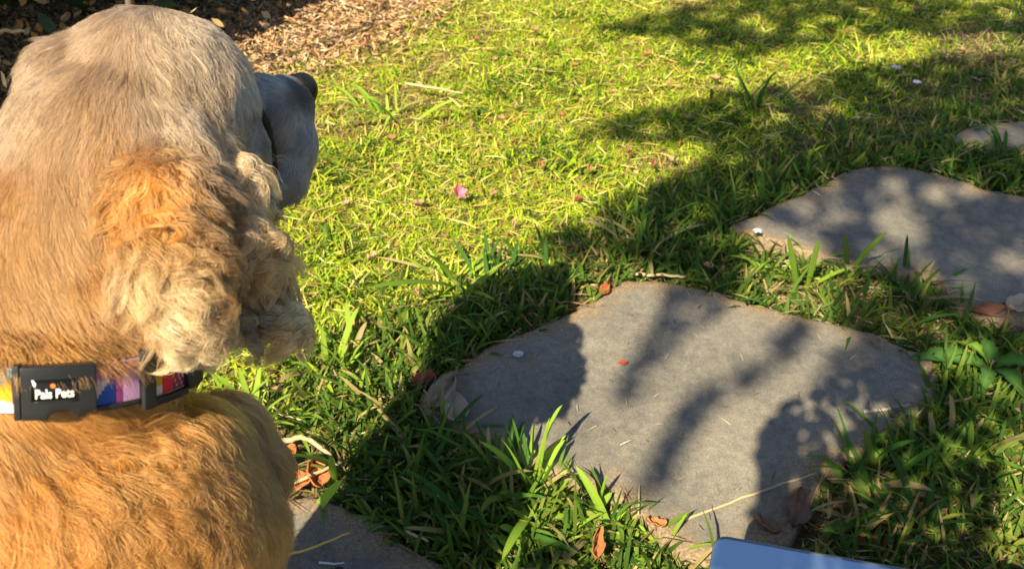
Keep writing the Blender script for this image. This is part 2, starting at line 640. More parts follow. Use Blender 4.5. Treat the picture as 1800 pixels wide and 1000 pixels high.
# leaf litter of the garden bed
def flakes(name, pts, z, size, pal, m, label, cat, aspect=.5, tilt=.5):
    n = len(pts)
    h = rng.uniform(0, 6.283, n)
    ln = size * rng.uniform(.5, 1.4, n)
    wd = ln * aspect * rng.uniform(.6, 1.2, n)
    ti = rng.normal(0, tilt, n); t2 = rng.normal(0, tilt, n)
    ax = np.column_stack([np.cos(h) * np.cos(ti), np.sin(h) * np.cos(ti), np.sin(ti)])
    ay = np.column_stack([-np.sin(h) * np.cos(t2), np.cos(h) * np.cos(t2), np.sin(t2)])
    c = np.column_stack([pts, z])
    up = np.cross(ax, ay)
    cup = (ln * rng.uniform(-.15, .25, n))[:, None]
    V = np.stack([c - ax * ln[:, None] * .5, c + ay * wd[:, None] * .5 + up * cup, c + ax * ln[:, None] * .5, c - ay * wd[:, None] * .5 + up * cup], 1).reshape(-1, 3)
    b = np.arange(n) * 4
    T = np.concatenate([np.stack([b, b + 1, b + 2], 1)[:, ::-1], np.stack([b, b + 2, b + 3], 1)[:, ::-1]])
    cols = pal[rng.integers(0, len(pal), n)] * rng.uniform(.6, 1.2, n)[:, None]
    me = mesh_np(name, V, [T], False, np.repeat(cols, 4, 0))
    o = link(name, me, m)
    tag(o, label, cat, kind='stuff')
    return o


def build_litter():
    pts = scatter(170000, -2.2, .6, .9, 3.6)
    bd = edge_dist(BED, pts)
    ok = (bd < .10) & (rng.random(len(pts)) < np.clip(1 - (bd + .02) / .12, .08, 1) * np.where(pts[:, 0] < -1.5, .4, 1))
    pts = pts[ok]
    n = len(pts)
    pal = np.array([[.66, .40, .22], [.68, .49, .30], [.56, .32, .16], [.74, .60, .42], [.46, .29, .16], [.70, .44, .23]])
    z = ground_z(pts[:, 0], pts[:, 1]) + rng.uniform(.003, .02, n)
    flakes('leaf_litter', pts, z, .018, pal, M_litter, 'tan and orange brown leaf litter covering the bed under the shrub', 'leaf litter', .26, .3)


build_litter()

# bed soil sheet a little above the ground
bb = chaikin(BED, 2)
Vb = np.column_stack([bb, ground_z(bb[:, 0], bb[:, 1]) + .004])


def tube(path, radii, sides=8):
    """smooth tapered tube along 3-D points; returns verts, quads"""
    path = np.asarray(path, float)
    n = len(path)
    tan = np.gradient(path, axis=0)
    tan /= np.linalg.norm(tan, axis=1)[:, None] + 1e-12
    ref = np.array([0, 0, 1.0]) if abs(tan[0, 2]) < .9 else np.array([1.0, 0, 0])
    V = []
    for i in range(n):
        a = np.cross(tan[i], ref); a /= np.linalg.norm(a) + 1e-12
        b = np.cross(tan[i], a)
        ref = np.cross(a, tan[i]) if abs(np.dot(ref, tan[i])) > .95 else ref
        th = np.linspace(0, 2 * math.pi, sides, endpoint=False)
        V.append(path[i] + radii[i] * (np.cos(th)[:, None] * a + np.sin(th)[:, None] * b))
    V = np.concatenate(V)
    F = []
    k = np.arange(sides)
    for i in range(n - 1):
        a = i * sides + k; b = i * sides + (k + 1) % sides
        F.append(np.stack([a, b, b + sides, a + sides], 1))
    F = np.concatenate(F)
    caps = np.array([np.arange(sides)[::-1], (n - 1) * sides + np.arange(sides)])
    return V, F, caps


def tube_mesh(name, path, radii, sides=8):
    V, F, caps = tube(path, radii, sides)
    return mesh_np(name, V, [F, caps], True)


def smooth_path(pts, n):
    pts = np.asarray(pts, float)
    t = np.linspace(0, len(pts) - 1, n)
    out = []
    for s in t:
        i = min(int(s), len(pts) - 2); f = s - i
        p0 = pts[max(i - 1, 0)]; p1 = pts[i]; p2 = pts[i + 1]; p3 = pts[min(i + 2, len(pts) - 1)]
        out.append(.5 * ((2 * p1) + (-p0 + p2) * f + (2 * p0 - 5 * p1 + 4 * p2 - p3) * f ** 2 + (-p0 + 3 * p1 - 3 * p2 + p3) * f ** 3))
    return np.array(out)


def leaf_cloud(c, nrm, length, aspect, cols):
    """pointed leaves (6 triangles each) with a bent midrib"""
    n = len(c)
    r = rng.normal(0, 1, (n, 3))
    nrm = nrm / np.linalg.norm(nrm, axis=1)[:, None]
    ax = np.cross(nrm, r); ax /= np.linalg.norm(ax, axis=1)[:, None]
    ay = np.cross(nrm, ax)
    L = length[:, None]; W = L * aspect * .5
    V = np.stack([c - ax * L * .5, c - ax * L * .12 + ay * W - nrm * L * .05, c - ax * L * .12 - ay * W - nrm * L * .05,
                  c + nrm * L * .03, c + ax * L * .2 + ay * W * .85 - nrm * L * .06, c + ax * L * .2 - ay * W * .85 - nrm * L * .06,
                  c + ax * L * .5 - nrm * L * .1], 1).reshape(-1, 3)
    b = np.arange(n) * 7
    T = np.concatenate([np.stack(x, 1) for x in [(b, b + 3, b + 1), (b, b + 2, b + 3), (b + 1, b + 3, b + 4), (b + 2, b + 5, b + 3), (b + 3, b + 6, b + 4), (b + 3, b + 5, b + 6)]])
    return V, T, np.repeat(cols, 7, 0)


# ------------------------------------------------------------------ shrub at the back of the bed
def build_shrub():
    base = np.array([-1.25, 2.1, 0])
    root = empty('garden_shrub', base)
    tag(root, 'dark twiggy shrub standing on leaf litter behind the dog', 'shrub')
    edge_a = G(435, 112)[:2]; edge_b = G(615, 6)[:2]
    e = (edge_b - edge_a); e /= np.linalg.norm(e)
    nl = np.array([-e[1], e[0]])
    tips = []
    for i in range(26):
        s = rng.uniform(-.9, 1.6); t = rng.uniform(.02, .85)
        p0 = edge_a + e * s + nl * t
        top = p0 + nl * rng.uniform(-.05, .35) + e * rng.uniform(-.25, .25)
        h = rng.uniform(.45, .95)
        mid = (p0 + top) / 2 + rng.normal(0, .06, 2)
        path = smooth_path([(*p0, -.01), (*((p0 + mid) / 2 + rng.normal(0, .02, 2)), h * .3), (*mid, h * .6), (*top, h)], 14)
        r0 = rng.uniform(.004, .011)
        me = tube_mesh('stem', path - base, np.linspace(r0, r0 * .45, 14), 7)
        link('stem', me, M_bark, root)
        tips.append(path)
    # thin crossing twigs joined in one part
    Vs, Fs, off = [], [], 0
    for i in range(120):
        pth = tips[rng.integers(len(tips))]
        p = pth[rng.integers(2, 13)]
        d = rng.normal(0, 1, 3); d[2] = abs(d[2]) * .4 - .1
        d /= np.linalg.norm(d)
        L = rng.uniform(.1, .3)
        q = p + d * L * .5 + rng.normal(0, .015, 3)
        r = p + d * L + np.array([0, 0, -rng.uniform(0, .06)])
        for k_ in (q, r):
            k_[2] = max(k_[2], .004)
        V, F, caps = tube(smooth_path([p, q, r], 6), np.linspace(.0022, .0009, 6), 5)
        Vs.append(V - base); Fs.append(F + off); off += len(V)
    me = mesh_np('twigs', np.concatenate(Vs), [np.concatenate(Fs)], True)
    o = link('twigs', me, M_twig, root); o['kind'] = 'stuff'
    # foliage: an arching crown that overhangs the bare dark foot of the shrub
    n = 40000
    s = rng.uniform(-2.4, 1.9, n); t = rng.uniform(.0, 1.1, n)
    h = rng.uniform(.12, 1.05, n)
    ov = np.clip(h, 0, 1) * .20
    xy = edge_a + np.outer(s, e) + np.outer(t + .05 + ov + (nz1(s, h, .2) - .5) * .14, nl)
    foot = np.clip(.90 - .36 * np.hypot(xy[:, 0] * .25, xy[:, 1]), .10, 1) + rng.normal(0, .03, n)
    ok = (h > foot) | (rng.random(n) < .035)
    xy, h = xy[ok], h[ok]
    n = len(h)
    c = np.column_stack([xy, h])
    pal = np.array([[.035, .06, .018], [.05, .08, .02], [.03, .045, .015], [.09, .075, .03]])
    cols = pal[rng.integers(0, 4, n)] * rng.uniform(.6, 1.3, n)[:, None]
    V, T, CC = leaf_cloud(c - base, rng.normal(0, 1, (n, 3)) + np.array([0, -.3, .8]), rng.uniform(.045, .080, n), .5, cols)
    me = mesh_np('foliage', V, [T], False, CC)
    o = link('foliage', me, M_leaf, root); o['kind'] = 'stuff'
    # dead leaves caught in the twigs
    n = 650
    s = rng.uniform(-.9, 1.2, n); t = rng.uniform(-.02, .5, n)
    c = np.column_stack([edge_a + np.outer(s, e) + np.outer(t, nl), rng.uniform(.01, .22, n)])
    pal = np.array([[.55, .36, .17], [.42, .24, .1], [.62, .5, .32]])
    cols = pal[rng.integers(0, 3, n)] * rng.uniform(.6, 1.1, n)[:, None]
    V, T, CC = leaf_cloud(c - base, rng.normal(0, 1, (n, 3)), rng.uniform(.015, .034, n), .5, cols)
    me = mesh_np('dead_leaves', V, [T], False, CC)
    o = link('dead_leaves', me, M_litter, root); o['kind'] = 'stuff'


build_shrub()


# ------------------------------------------------------------------ tree overhead whose leaves throw the dappled shade
def build_tree():
    base = np.array([2.1, -1.3, 0])
    root = empty('shade_tree', base)
    tag(root, 'leafy garden tree out of view, with a low bough added to shade the path', 'tree')
    trunk = smooth_path([(2.1, -1.3, -.05), (2.07, -1.28, .6), (2.1, -1.2, 1.2), (1.98, -1.1, 1.9), (1.9, -.9, 2.8)], 24)
    link('trunk', tube_mesh('trunk', trunk - base, np.linspace(.11, .06, 24), 14), M_bark, root)
    for tgt, a in [((-.9, -1.6, 3.0), 18), ((.0, -.8, 2.8), 20), ((.5, .2, 3.1), 22)]:
        p0 = trunk[a]
        m = (p0 + np.array(tgt)) / 2 + np.array([0.1, -.05, .18])
        pth = smooth_path([p0, m, tgt], 18)
        link('limb', tube_mesh('limb', pth - base, np.linspace(.032, .007, 18), 9), M_bark, root)
    # unseen low bough added to cast the shadow of the person behind the camera
    lo_h = .99
    bp = [G(u, v) - SUN * lo_h * np.array([1, 1, 0]) + np.array([.012, 0, lo_h]) for u, v in ((1356, 742), (1349, 800), (1345, 900), (1345, 1010), (1350, 1120))]
    pth = smooth_path([trunk[8], np.array([1.2, -1.15, 1.12]), np.array([.35, -.85, 1.03])] + bp[::-1], 40)
    link('limb', tube_mesh('limb', pth - base, np.linspace(.04, .014, 40), 10), M_bark, root)
    # groups of leaves: (outline on the ground in photo pixels, height range, spacing, keep)
    S = [
        ([(1000, 240), (1040, 218), (1130, 194), (1210, 180), (1290, 160), (1400, 150), (1500, 122), (1640, 98), (1800, 100), (2150, 90),
          (2250, 360), (2000, 560), (1690, 560), (1640, 592), (1540, 590), (1440, 556), (1430, 500), (1440, 440), (1380, 425), (1320, 450), (1300, 515), (1180, 480),
          (1100, 468), (1085, 440), (1040, 452), (985, 448), (938, 434), (962, 420), (1010, 398), (1060, 374), (1110, 342), (1180, 312), (1240, 282), (1262, 262), (1230, 248), (1130, 250), (1060, 246)],
         2.5, 3.0, .020, .975),
        ([(1030, 48), (1090, 34), (1150, 26), (1230, 8), (1330, -30), (1500, -90), (2200, -120), (2200, 55), (1750, 66), (1600, 60), (1500, 66), (1420, 78), (1320, 100), (1240, 96), (1190, 66), (1100, 56)],
         2.9, 3.4, .028, .88),
        ([(1172, 494), (1296, 518), (1270, 562), (1205, 598), (1160, 640), (1128, 702), (1092, 712), (1092, 680), (1128, 615), (1158, 560)], 2.2, 2.7, .013, .97),
        ([(1395, 556), (1440, 566), (1420, 612), (1345, 668), (1268, 712), (1228, 765), (1180, 850), (1142, 882), (1120, 860), (1150, 790), (1190, 725), (1250, 680), (1330, 625), (1380, 585)], 2.2, 2.7, .013, .97),
        ([(1505, 580), (1600, 602), (1565, 650), (1480, 690), (1400, 708), (1440, 652)], 2.2, 2.7, .016, .93),
        ([(1530, 588), (1600, 600), (1700, 585), (1830, 560), (1980, 600), (1950, 760), (1780, 760), (1640, 720), (1560, 690), (1500, 650)], 2.2, 2.6, .022, .88),
        ([(1334, 800), (1342, 760), (1375, 715), (1430, 690), (1500, 655), (1570, 640), (1640, 660), (1700, 720), (1745, 760), (1755, 860), (1735, 950), (1760, 1060), (1690, 1180), (1330, 1180), (1322, 1000), (1326, 930)],
         .95, 1.02, .011, .995),  # leaf mass added to block the sun where a person's shadow falls
        ([(880, 1010), (905, 978), (960, 960), (1020, 966), (1050, 995), (1060, 1080), (880, 1090)], .95, 1.1, .02, .95),  # leaf patch added out of view to cast the rounded shadow
    ]
    holes = [(1390, 470, 80), (1580, 400, 38), (1566, 342, 18), (1640, 350, 22), (1790, 470, 20), (1700, 640, 26), (1660, 598, 18), (1760, 690, 24)]
    cs, ls = [], []
    for poly, h0, h1, sp, keep in S:
        g = np.array([G(u, v)[:2] for u, v in poly])
        lo, hi = g.min(0), g.max(0)
        nn = int((hi[0] - lo[0]) * (hi[1] - lo[1]) / sp ** 2 * 1.25)
        pts = np.column_stack([rng.uniform(lo[0], hi[0], nn), rng.uniform(lo[1], hi[1], nn)])
        pts = pts[inside(g, pts)]
        gap = nz2(pts[:, 0], pts[:, 1], .07)
        pts = pts[(rng.random(len(pts)) < keep + (gap - .5) * (1 - keep) * 3)]
        if h0 > 1.3:
            for hu, hv, hr in holes:
                hc = G(hu, hv)[:2]
                rr = hr * (CAMH ** 2 + hc @ hc) ** .5 / FPX
                pts = pts[np.hypot((pts[:, 0] - hc[0]), (pts[:, 1] - hc[1]) * .6) > rr]
        h = rng.uniform(h0, h1, len(pts))
        cs.append(np.column_stack([pts - SUN[:2] * h[:, None], h]))
        ls.append(np.full(len(pts), sp * 1.75) * rng.uniform(.8, 1.25, len(pts)))
    # the rest of the crown, out of the light that reaches the picture
    n = 2500
    d = rng.normal(0, 1, (n, 3)); d /= np.linalg.norm(d, axis=1)[:, None]
    c = np.array([2.3, -.9, 3.0]) + d * np.array([.8, .8, .8]) * rng.random((n, 1)) ** .4
    cs.append(c); ls.append(rng.uniform(.05, .08, n))
    c = np.concatenate(cs); ln = np.concatenate(ls)
    n = len(c)
    pal = np.array([[.05, .10, .02], [.07, .12, .025], [.04, .08, .018]])
    cols = pal[rng.integers(0, 3, n)] * rng.uniform(.7, 1.3, n)[:, None]
    nr = -SUN / np.linalg.norm(SUN) + rng.normal(0, .3, (n, 3))
    V, T, CC = leaf_cloud(c - base, nr, ln, .7, cols)
    me = mesh_np('crown', V, [T], False, CC)
    o = link('crown', me, M_leaf, root); o['kind'] = 'stuff'


build_tree()

# ------------------------------------------------------------------ the dog
def ell(bm, c, ax, radii, seg=24, rings=14):
    """ellipsoid with axes given as rows of ax"""
    Mx = Matrix.Identity(4)
    for i in range(3):
        for j in range(3):
            Mx[j][i] = ax[i][j] * radii[i]
        Mx[i][3] = c[i]
    bmesh.ops.create_uvsphere(bm, u_segments=seg, v_segments=rings, radius=1.0, matrix=Mx)


CAMAX = np.array([RIGHT, UP, FWD])


def E(bm, u, v, d, ru, rv, rd):
    s = d / FPX
    ell(bm, P(u, v, d), CAMAX, (ru * s, rv * s, rd))


def chain(bm, a, b, ra, rb, n=8):
    a = np.array(a); b = np.array(b)
    for i in range(n):
        f = i / (n - 1)
        r = ra + (rb - ra) * f
        ell(bm, a + (b - a) * f, np.eye(3), (r, r, r), 18, 10)


# collar ring frame
COL_C = P(92, 613, .538)
COL_N = UP * .985 + (-FWD) * .20 + RIGHT * .065       # ring axis
COL_N = COL_N / np.linalg.norm(COL_N)
COL_E1 = RIGHT - COL_N * (RIGHT @ COL_N); COL_E1 /= np.linalg.norm(COL_E1)
COL_E2 = np.cross(COL_E1, COL_N)
if COL_E2 @ FWD > 0: COL_E2 = -COL_E2                 # towards the camera
COL_A, COL_B = .0805, .073


def col_pt(th, h=0.0, out=0.0):
    """point on the collar: th from the side facing the camera, h along the ring axis, out radially"""
    d = COL_E1 * math.sin(th) * COL_A + COL_E2 * math.cos(th) * COL_B
    n = COL_E1 * math.sin(th) / COL_A + COL_E2 * math.cos(th) / COL_B
    n = n / np.linalg.norm(n)
    return COL_C + d + n * out + COL_N * h


_th = np.radians(np.linspace(-40, 140, 721))
_u = np.array([proj(col_pt(a, 0, .006)[None])[0][0] for a in _th])
_k = int(np.argmax(_u))
print('collar right limit', _u[_k], math.degrees(_th[_k]))


def TH(u):
    """angle round the collar, in degrees, of the strap point at photo column u"""
    return math.degrees(float(np.interp(u, _u[:_k + 1], _th[:_k + 1])))


def UU(deg):
    return float(np.interp(math.radians(deg), _th, _u)) if -40 <= deg <= 140 else -999


def build_dog_body():
    bm = bmesh.new()
    # skull, brow, cheek
    E(bm, 272, 200, .600, 180, 180, .068)
    E(bm, 350, 165, .618, 92, 92, .040)
    E(bm, 390, 190, .630, 60, 66, .034)
    E(bm, 418, 275, .612, 56, 85, .026)
    E(bm, 400, 330, .632, 60, 80, .030)
    # muzzle and hanging flews
    E(bm, 462, 205, .672, 66, 72, .040)
    E(bm, 502, 190, .695, 50, 56, .028)
    E(bm, 511, 250, .694, 46, 66, .026)
    E(bm, 500, 300, .690, 44, 58, .024)
    E(bm, 470, 335, .676, 36, 40, .020)
    E(bm, 525, 175, .705, 28, 40, .016)
    # neck
    for i in range(9):
        f = i / 8
        u = 205 + (92 - 205) * f; v = 300 + (660 - 300) * f; d = .572 + (.538 - .572) * f
        r = .0715 + (.0735 - .0715) * f
        ell(bm, P(u, v, d), CAMAX, (r, r, r * .9), 24, 14)
    E(bm, 105, 420, .56, 165, 140, .066)
    E(bm, 175, 215, .59, 88, 92, .05)
    E(bm, 138, 178, .585, 80, 110, .05)
    # throat ruff that swings over the collar
    E(bm, 190, 545, .515, 120, 62, .030)
    # near ear: thick hanging leather
    E(bm, 305, 275, .548, 66, 80, .022)
    E(bm, 290, 360, .519, 80, 95, .022)
    E(bm, 366, 330, .574, 66, 105, .020)
    E(bm, 424, 350, .566, 34, 84, .014)
    E(bm, 300, 450, .499, 76, 90, .022)
    E(bm, 385, 440, .580, 60, 86, .020)
    E(bm, 430, 415, .556, 42, 44, .016)
    E(bm, 316, 540, .502, 66, 60, .020)
    E(bm, 440, 480, .594, 52, 84, .022)
    E(bm, 440, 556, .592, 64, 58, .022)
    E(bm, 375, 580, .575, 50, 46, .020)
    # shoulder and chest
    E(bm, 178, 900, .560, 272, 175, .100)
    E(bm, 300, 800, .575, 125, 100, .070)
    E(bm, 388, 785, .660, 78, 92, .050)
    E(bm, 430, 826, .665, 66, 70, .045)
    E(bm, 400, 950, .585, 88, 100, .060)
    E(bm, 250, 960, .560, 210, 170, .080)
    E(bm, 60, 780, .550, 220, 85, .085)
    # trunk, haunches, legs, tail (mostly out of the picture)
    chest = P(198, 960, .575)
    f = np.array([.26, .966, 0]); s = np.array([.966, -.26, 0])
    rump = chest - f * .33; rump[2] = .15
    chain(bm, chest, rump + np.array([0, 0, .06]), .088, .11, 8)
    ell(bm, rump, np.array([f, s, [0, 0, 1]]), (.13, .125, .145))
    for sg in (-1, 1):
        sh = chest + s * .036 * sg + f * .02
        foot = np.array([*(chest + s * .040 * sg + f * .055)[:2], .022])
        elbow = np.array([*(sh * .6 + foot * .4)[:2], .18])
        chain(bm, sh, elbow, .060, .036, 7)
        chain(bm, elbow, np.array([*foot[:2], .045]), .036, .024, 7)
        ell(bm, foot + f * .018, np.array([f, s, [0, 0, 1]]), (.040, .028, .022))
        hip = rump + s * .085 * sg
        knee = hip + f * .13 + s * .035 * sg; knee[2] = .15
        hock = hip + s * .045 * sg - f * .01; hock[2] = .05
        hp = hip + s * .055 * sg + f * .12; hp[2] = .02
        chain(bm, hip, knee, .085, .055, 7)
        chain(bm, knee, hock, .050, .030, 7)
        chain(bm, hock, hp, .028, .022, 7)
        ell(bm, hp + f * .02, np.array([f, s, [0, 0, 1]]), (.042, .028, .020))
    tail = rump - f * .13; tail[2] = .06
    chain(bm, tail, tail - f * .08 + np.array([0, 0, -.02]), .032, .018, 5)
    # far ear
    side = np.array([-.55, .35, 0.0])
    ell(bm, P(250, 330, .680), CAMAX, (.028, .075, .02))
    me = bpy.data.meshes.new('tmp')
    bm.to_mesh(me); bm.free()
    o = bpy.data.objects.new('tmp', me)
    C.objects.link(o)
    r = o.modifiers.new('r', 'REMESH'); r.mode = 'VOXEL'; r.voxel_size = .0036
    sm = o.modifiers.new('s', 'SMOOTH'); sm.iterations = 6; sm.factor = .5
    dg = bpy.context.evaluated_depsgraph_get()
    body = bpy.data.meshes.new_from_object(o.evaluated_get(dg))
    bpy.data.objects.remove(o)
    bpy.data.meshes.remove(me)
    body.name = 'body'
    body.polygons.foreach_set('use_smooth', np.ones(len(body.polygons), dtype=bool))
    return body


dog_loc = np.array([-.30, .25, 0.0])
dog = empty('dog', dog_loc)
tag(dog, 'golden cream spaniel seen from behind its shoulder, curly ear, looking away over the lawn', 'dog')
body = build_dog_body()

# coat table: photo pixel, comb direction, length (m), wave (m), lift, colour
CREAM = (.66, .54, .41); HEADC = (.58, .44, .31); TAN = (.57, .35, .165); GOLD = (.72, .42, .16); ORANGE = (.78, .43, .15)
EARO = (.66, .35, .11); EARB = (.44, .27, .13); EARL = (.74, .54, .31); EARW = (.88, .71, .47); EARG = (.33, .265, .20)  # EARB and EARG darkened for the shaded ear gap and lower lobe
GREY = (.44, .45, .46); BROW = (.52, .51, .49); DKGOLD = (.46, .30, .15)  # DKGOLD puts the shade of the chest fold into the coat
A = [
    # skull
    (150, 60, -.5, .85, .022, .001, .16, HEADC), (270, 20, .0, 1, .020, .001, .14, CREAM), (100, 110, -.5, .85, .024, .001, .16, HEADC), (200, 110, -.25, 1, .026, .001, .18, HEADC),
    (300, 100, .15, 1, .030, .0026, .2, HEADC), (350, 60, .3, .9, .022, .0022, .2, CREAM), (380, 120, .25, 1, .028, .0026, .2, HEADC), (320, 55, .4, .9, .026, .0024, .2, CREAM), (415, 130, .4, .9, .016, .001, .2, BROW), (435, 165, .5, .8, .014, .001, .22, BROW),
    (400, 175, .3, .95, .022, .001, .2, BROW), (20, 200, -.3, .95, .024, .001, .16, HEADC), (150, 190, -.2, 1, .028, .001, .16, (.56, .39, .24)), (250, 180, .0, 1, .030, .0015, .2, HEADC),
    (310, 170, .35, .9, .034, .0029, .25, CREAM), (350, 190, .8, .5, .034, .0029, .25, CREAM), (390, 205, .8, .5, .018, .002, .2, CREAM), (300, 200, .6, .7, .034, .0029, .25, CREAM),
    # neck
    (30, 320, .05, 1, .028, .001, .16, TAN), (110, 300, .1, 1, .030, .001, .16, (.54, .34, .18)), (190, 300, .2, 1, .030, .001, .18, TAN), (60, 420, .3, .95, .030, .001, .16, TAN),
    (140, 420, .42, .9, .030, .001, .16, TAN), (190, 420, .4, .9, .030, .001, .16, GOLD), (40, 500, .42, .9, .032, .001, .16, TAN), (110, 500, .55, .85, .032, .001, .16, TAN), (190, 490, .55, .85, .032, .001, .16, GOLD),
    (220, 550, .9, .45, .034, .001, .16, TAN), (150, 560, .8, .6, .034, .001, .18, TAN), (50, 570, .5, .85, .034, .001, .2, TAN), (290, 585, 1, .08, .034, .001, .18, CREAM), (100, 610, .55, .85, .034, .001, .24, GOLD),
    (40, 620, .4, .9, .032, .001, .24, GOLD), (180, 605, .75, .65, .034, .001, .24, TAN), (240, 610, .9, .4, .032, .001, .22, TAN),
    # near ear
    (230, 250, .05, 1, .030, .003, .3, EARO), (310, 212, .8, .5, .036, .003, .2, (.54, .40, .27)), (355, 222, .75, .65, .036, .004, .25, (.58, .45, .31)), (405, 240, .5, .85, .030, .004, .22, EARL), (440, 270, .15, 1, .036, .006, .3, EARL), (420, 240, .6, .8, .036, .005, .3, EARL),
    (225, 330, .05, 1, .036, .004, .3, EARO), (280, 300, -.25, 1, .034, .004, .3, EARO), (290, 360, .1, 1, .036, .005, .35, EARO), (350, 320, .1, 1, .040, .005, .3, EARB), (385, 320, .15, 1, .044, .005, .3, EARB),
    (430, 330, .3, .95, .044, .006, .3, EARL), (460, 330, .4, .9, .028, .007, .35, EARW), (240, 430, .05, 1, .042, .004, .3, EARL), (310, 430, .6, .75, .040, .006, .35, EARL), (360, 400, .4, .9, .042, .006, .35, EARB),
    (400, 410, .3, .95, .042, .006, .35, EARB), (440, 410, .7, .7, .040, .007, .38, EARL), (400, 460, .85, .5, .036, .006, .38, EARL), (255, 500, .25, .95, .040, .006, .35, EARW), (300, 530, .5, .85, .038, .007, .4, EARW),
    (350, 500, .8, .6, .038, .006, .38, EARL), (420, 510, .1, 1, .036, .005, .35, EARG), (460, 480, .5, .85, .036, .006, .38, EARG), (490, 520, .7, .7, .032, .007, .42, EARW), (420, 570, .0, 1, .036, .005, .35, EARG),
    (360, 580, .3, .95, .036, .006, .38, EARW), (480, 580, .6, .8, .032, .007, .42, EARL), (400, 625, .1, 1, .030, .006, .4, EARL), (340, 600, .2, 1, .032, .006, .4, EARW),
    # muzzle and cheek
    (480, 150, -.95, .2, .005, .0, .12, GREY), (530, 160, -.9, .3, .003, .0, .1, (.12, .12, .13)), (520, 230, -.5, .85, .006, .0, .12, GREY), (500, 300, -.3, .95, .008, .0, .14, GREY), (470, 250, -.5, .85, .006, .0, .1, (.2, .2, .21)),
    (480, 345, -.2, 1, .010, .0, .2, (.2, .2, .2)), (455, 200, -.8, .5, .006, .0, .12, (.22, .22, .23)), (435, 240, -.3, .95, .008, .0, .14, GREY), (450, 300, -.2, 1, .008, .0, .14, GREY),
    # shoulders and chest
    (30, 750, .6, .7, .030, .001, .18, GOLD), (120, 745, .85, .4, .030, .001, .18, GOLD), (220, 735, .9, .4, .030, .0015, .2, GOLD), (310, 715, .8, .5, .028, .002, .22, GOLD), (370, 705, .6, .75, .028, .002, .25, GOLD),
    (410, 740, .6, .8, .028, .002, .25, DKGOLD), (40, 830, .5, .85, .034, .002, .2, ORANGE), (120, 820, .6, .75, .034, .003, .22, ORANGE), (200, 810, .5, .85, .034, .004, .25, GOLD), (270, 800, .1, 1, .034, .005, .28, GOLD),
    (340, 790, -.1, 1, .034, .004, .28, GOLD), (400, 800, .1, 1, .034, .003, .28, DKGOLD), (450, 830, .3, .95, .030, .002, .3, DKGOLD), (470, 870, .4, .9, .028, .002, .3, GOLD),
    (50, 930, .1, 1, .036, .003, .22, ORANGE), (150, 920, -.1, 1, .036, .004, .24, ORANGE), (230, 900, -.2, 1, .036, .004, .26, GOLD), (310, 900, -.3, .95, .036, .004, .26, GOLD), (380, 890, -.1, 1, .036, .003, .28, GOLD),
    (430, 930, .1, 1, .034, .002, .28, GOLD), (480, 950, .5, .85, .030, .001, .32, GOLD), (300, 980, -.5, .85, .036, .004, .26, GOLD), (100, 1000, -.2, 1, .036, .003, .24, ORANGE), (400, 1000, -.1, 1, .036, .003, .28, GOLD), (480, 1020, .4, .9, .03, .001, .3, GOLD),
    (200, 1300, 0, 1, .034, .003, .25, ORANGE), (-400, 1000, 0, 1, .034, .003, .25, ORANGE), (-300, 600, .2, 1, .03, .002, .2, GOLD), (-200, 300, .1, 1, .03, .002, .2, HEADC), (-400, 2000, 0, 1, .03, .003, .2, ORANGE), (400, 1600, 0, 1, .03, .003, .25, ORANGE),
]
AN = np.array([[a[0], a[1], a[2], a[3], a[4], a[5], a[6], *a[7]] for a in A])


def coat(u, v):
    """inverse-distance blend of the coat table"""
    out = np.empty((len(u), 8))
    for i in range(0, len(u), 20000):
        uu, vv = u[i:i + 20000, None], v[i:i + 20000, None]
        d2 = (uu - AN[None, :, 0]) ** 2 + (vv - AN[None, :, 1]) ** 2 + 60.0
        w = d2 ** -2.0
        w /= w.sum(1, keepdims=True)
        out[i:i + 20000] = w @ AN[:, 2:]
        w = d2 ** -1.5
        w /= w.sum(1, keepdims=True)
        soft = uu[:, 0] < 425
        out[i:i + 20000, 5:8] = np.where(soft[:, None], w @ AN[:, 7:10], out[i:i + 20000, 5:8])
    return out


def fur_material():
    m = bpy.data.materials.new('fur')
    m.use_nodes = True
    nt = m.node_tree
    nt.nodes.clear()
    out = nt.nodes.new('ShaderNodeOutputMaterial')
    at = nt.nodes.new('ShaderNodeAttribute'); at.attribute_name = 'Col'
    h = nt.nodes.new('ShaderNodeBsdfHairPrincipled')
    h.model = 'CHIANG'
    h.parametrization = 'COLOR'
    h.inputs['Roughness'].default_value = .38
    h.inputs['Radial Roughness'].default_value = .6
    h.inputs['Random Roughness'].default_value = .2
    df = nt.nodes.new('ShaderNodeBsdfDiffuse')
    nt.links.new(at.outputs['Color'], h.inputs['Color'])
    nt.links.new(at.outputs['Color'], df.inputs['Color'])
    mx = nt.nodes.new('ShaderNodeMixShader'); mx.inputs[0].default_value = FURMIX
    nt.links.new(h.outputs[0], mx.inputs[1]); nt.links.new(df.outputs[0], mx.inputs[2])
    nt.links.new(mx.outputs[0], out.inputs[0])
    return m


FURMIX = .35
M_fur = fur_material()


def body_arrays(me):
    me.calc_loop_triangles()
    nv = len(me.vertices)
    co = np.empty(nv * 3, np.float32); me.vertices.foreach_get('co', co); co = co.reshape(-1, 3).astype(float)
    no = np.empty(nv * 3, np.float32); me.vertices.foreach_get('normal', no); no = no.reshape(-1, 3).astype(float)
    nt_ = len(me.loop_triangles)
    tr = np.empty(nt_ * 3, np.int32); me.loop_triangles.foreach_get('vertices', tr); tr = tr.reshape(-1, 3)
    return co, no, tr


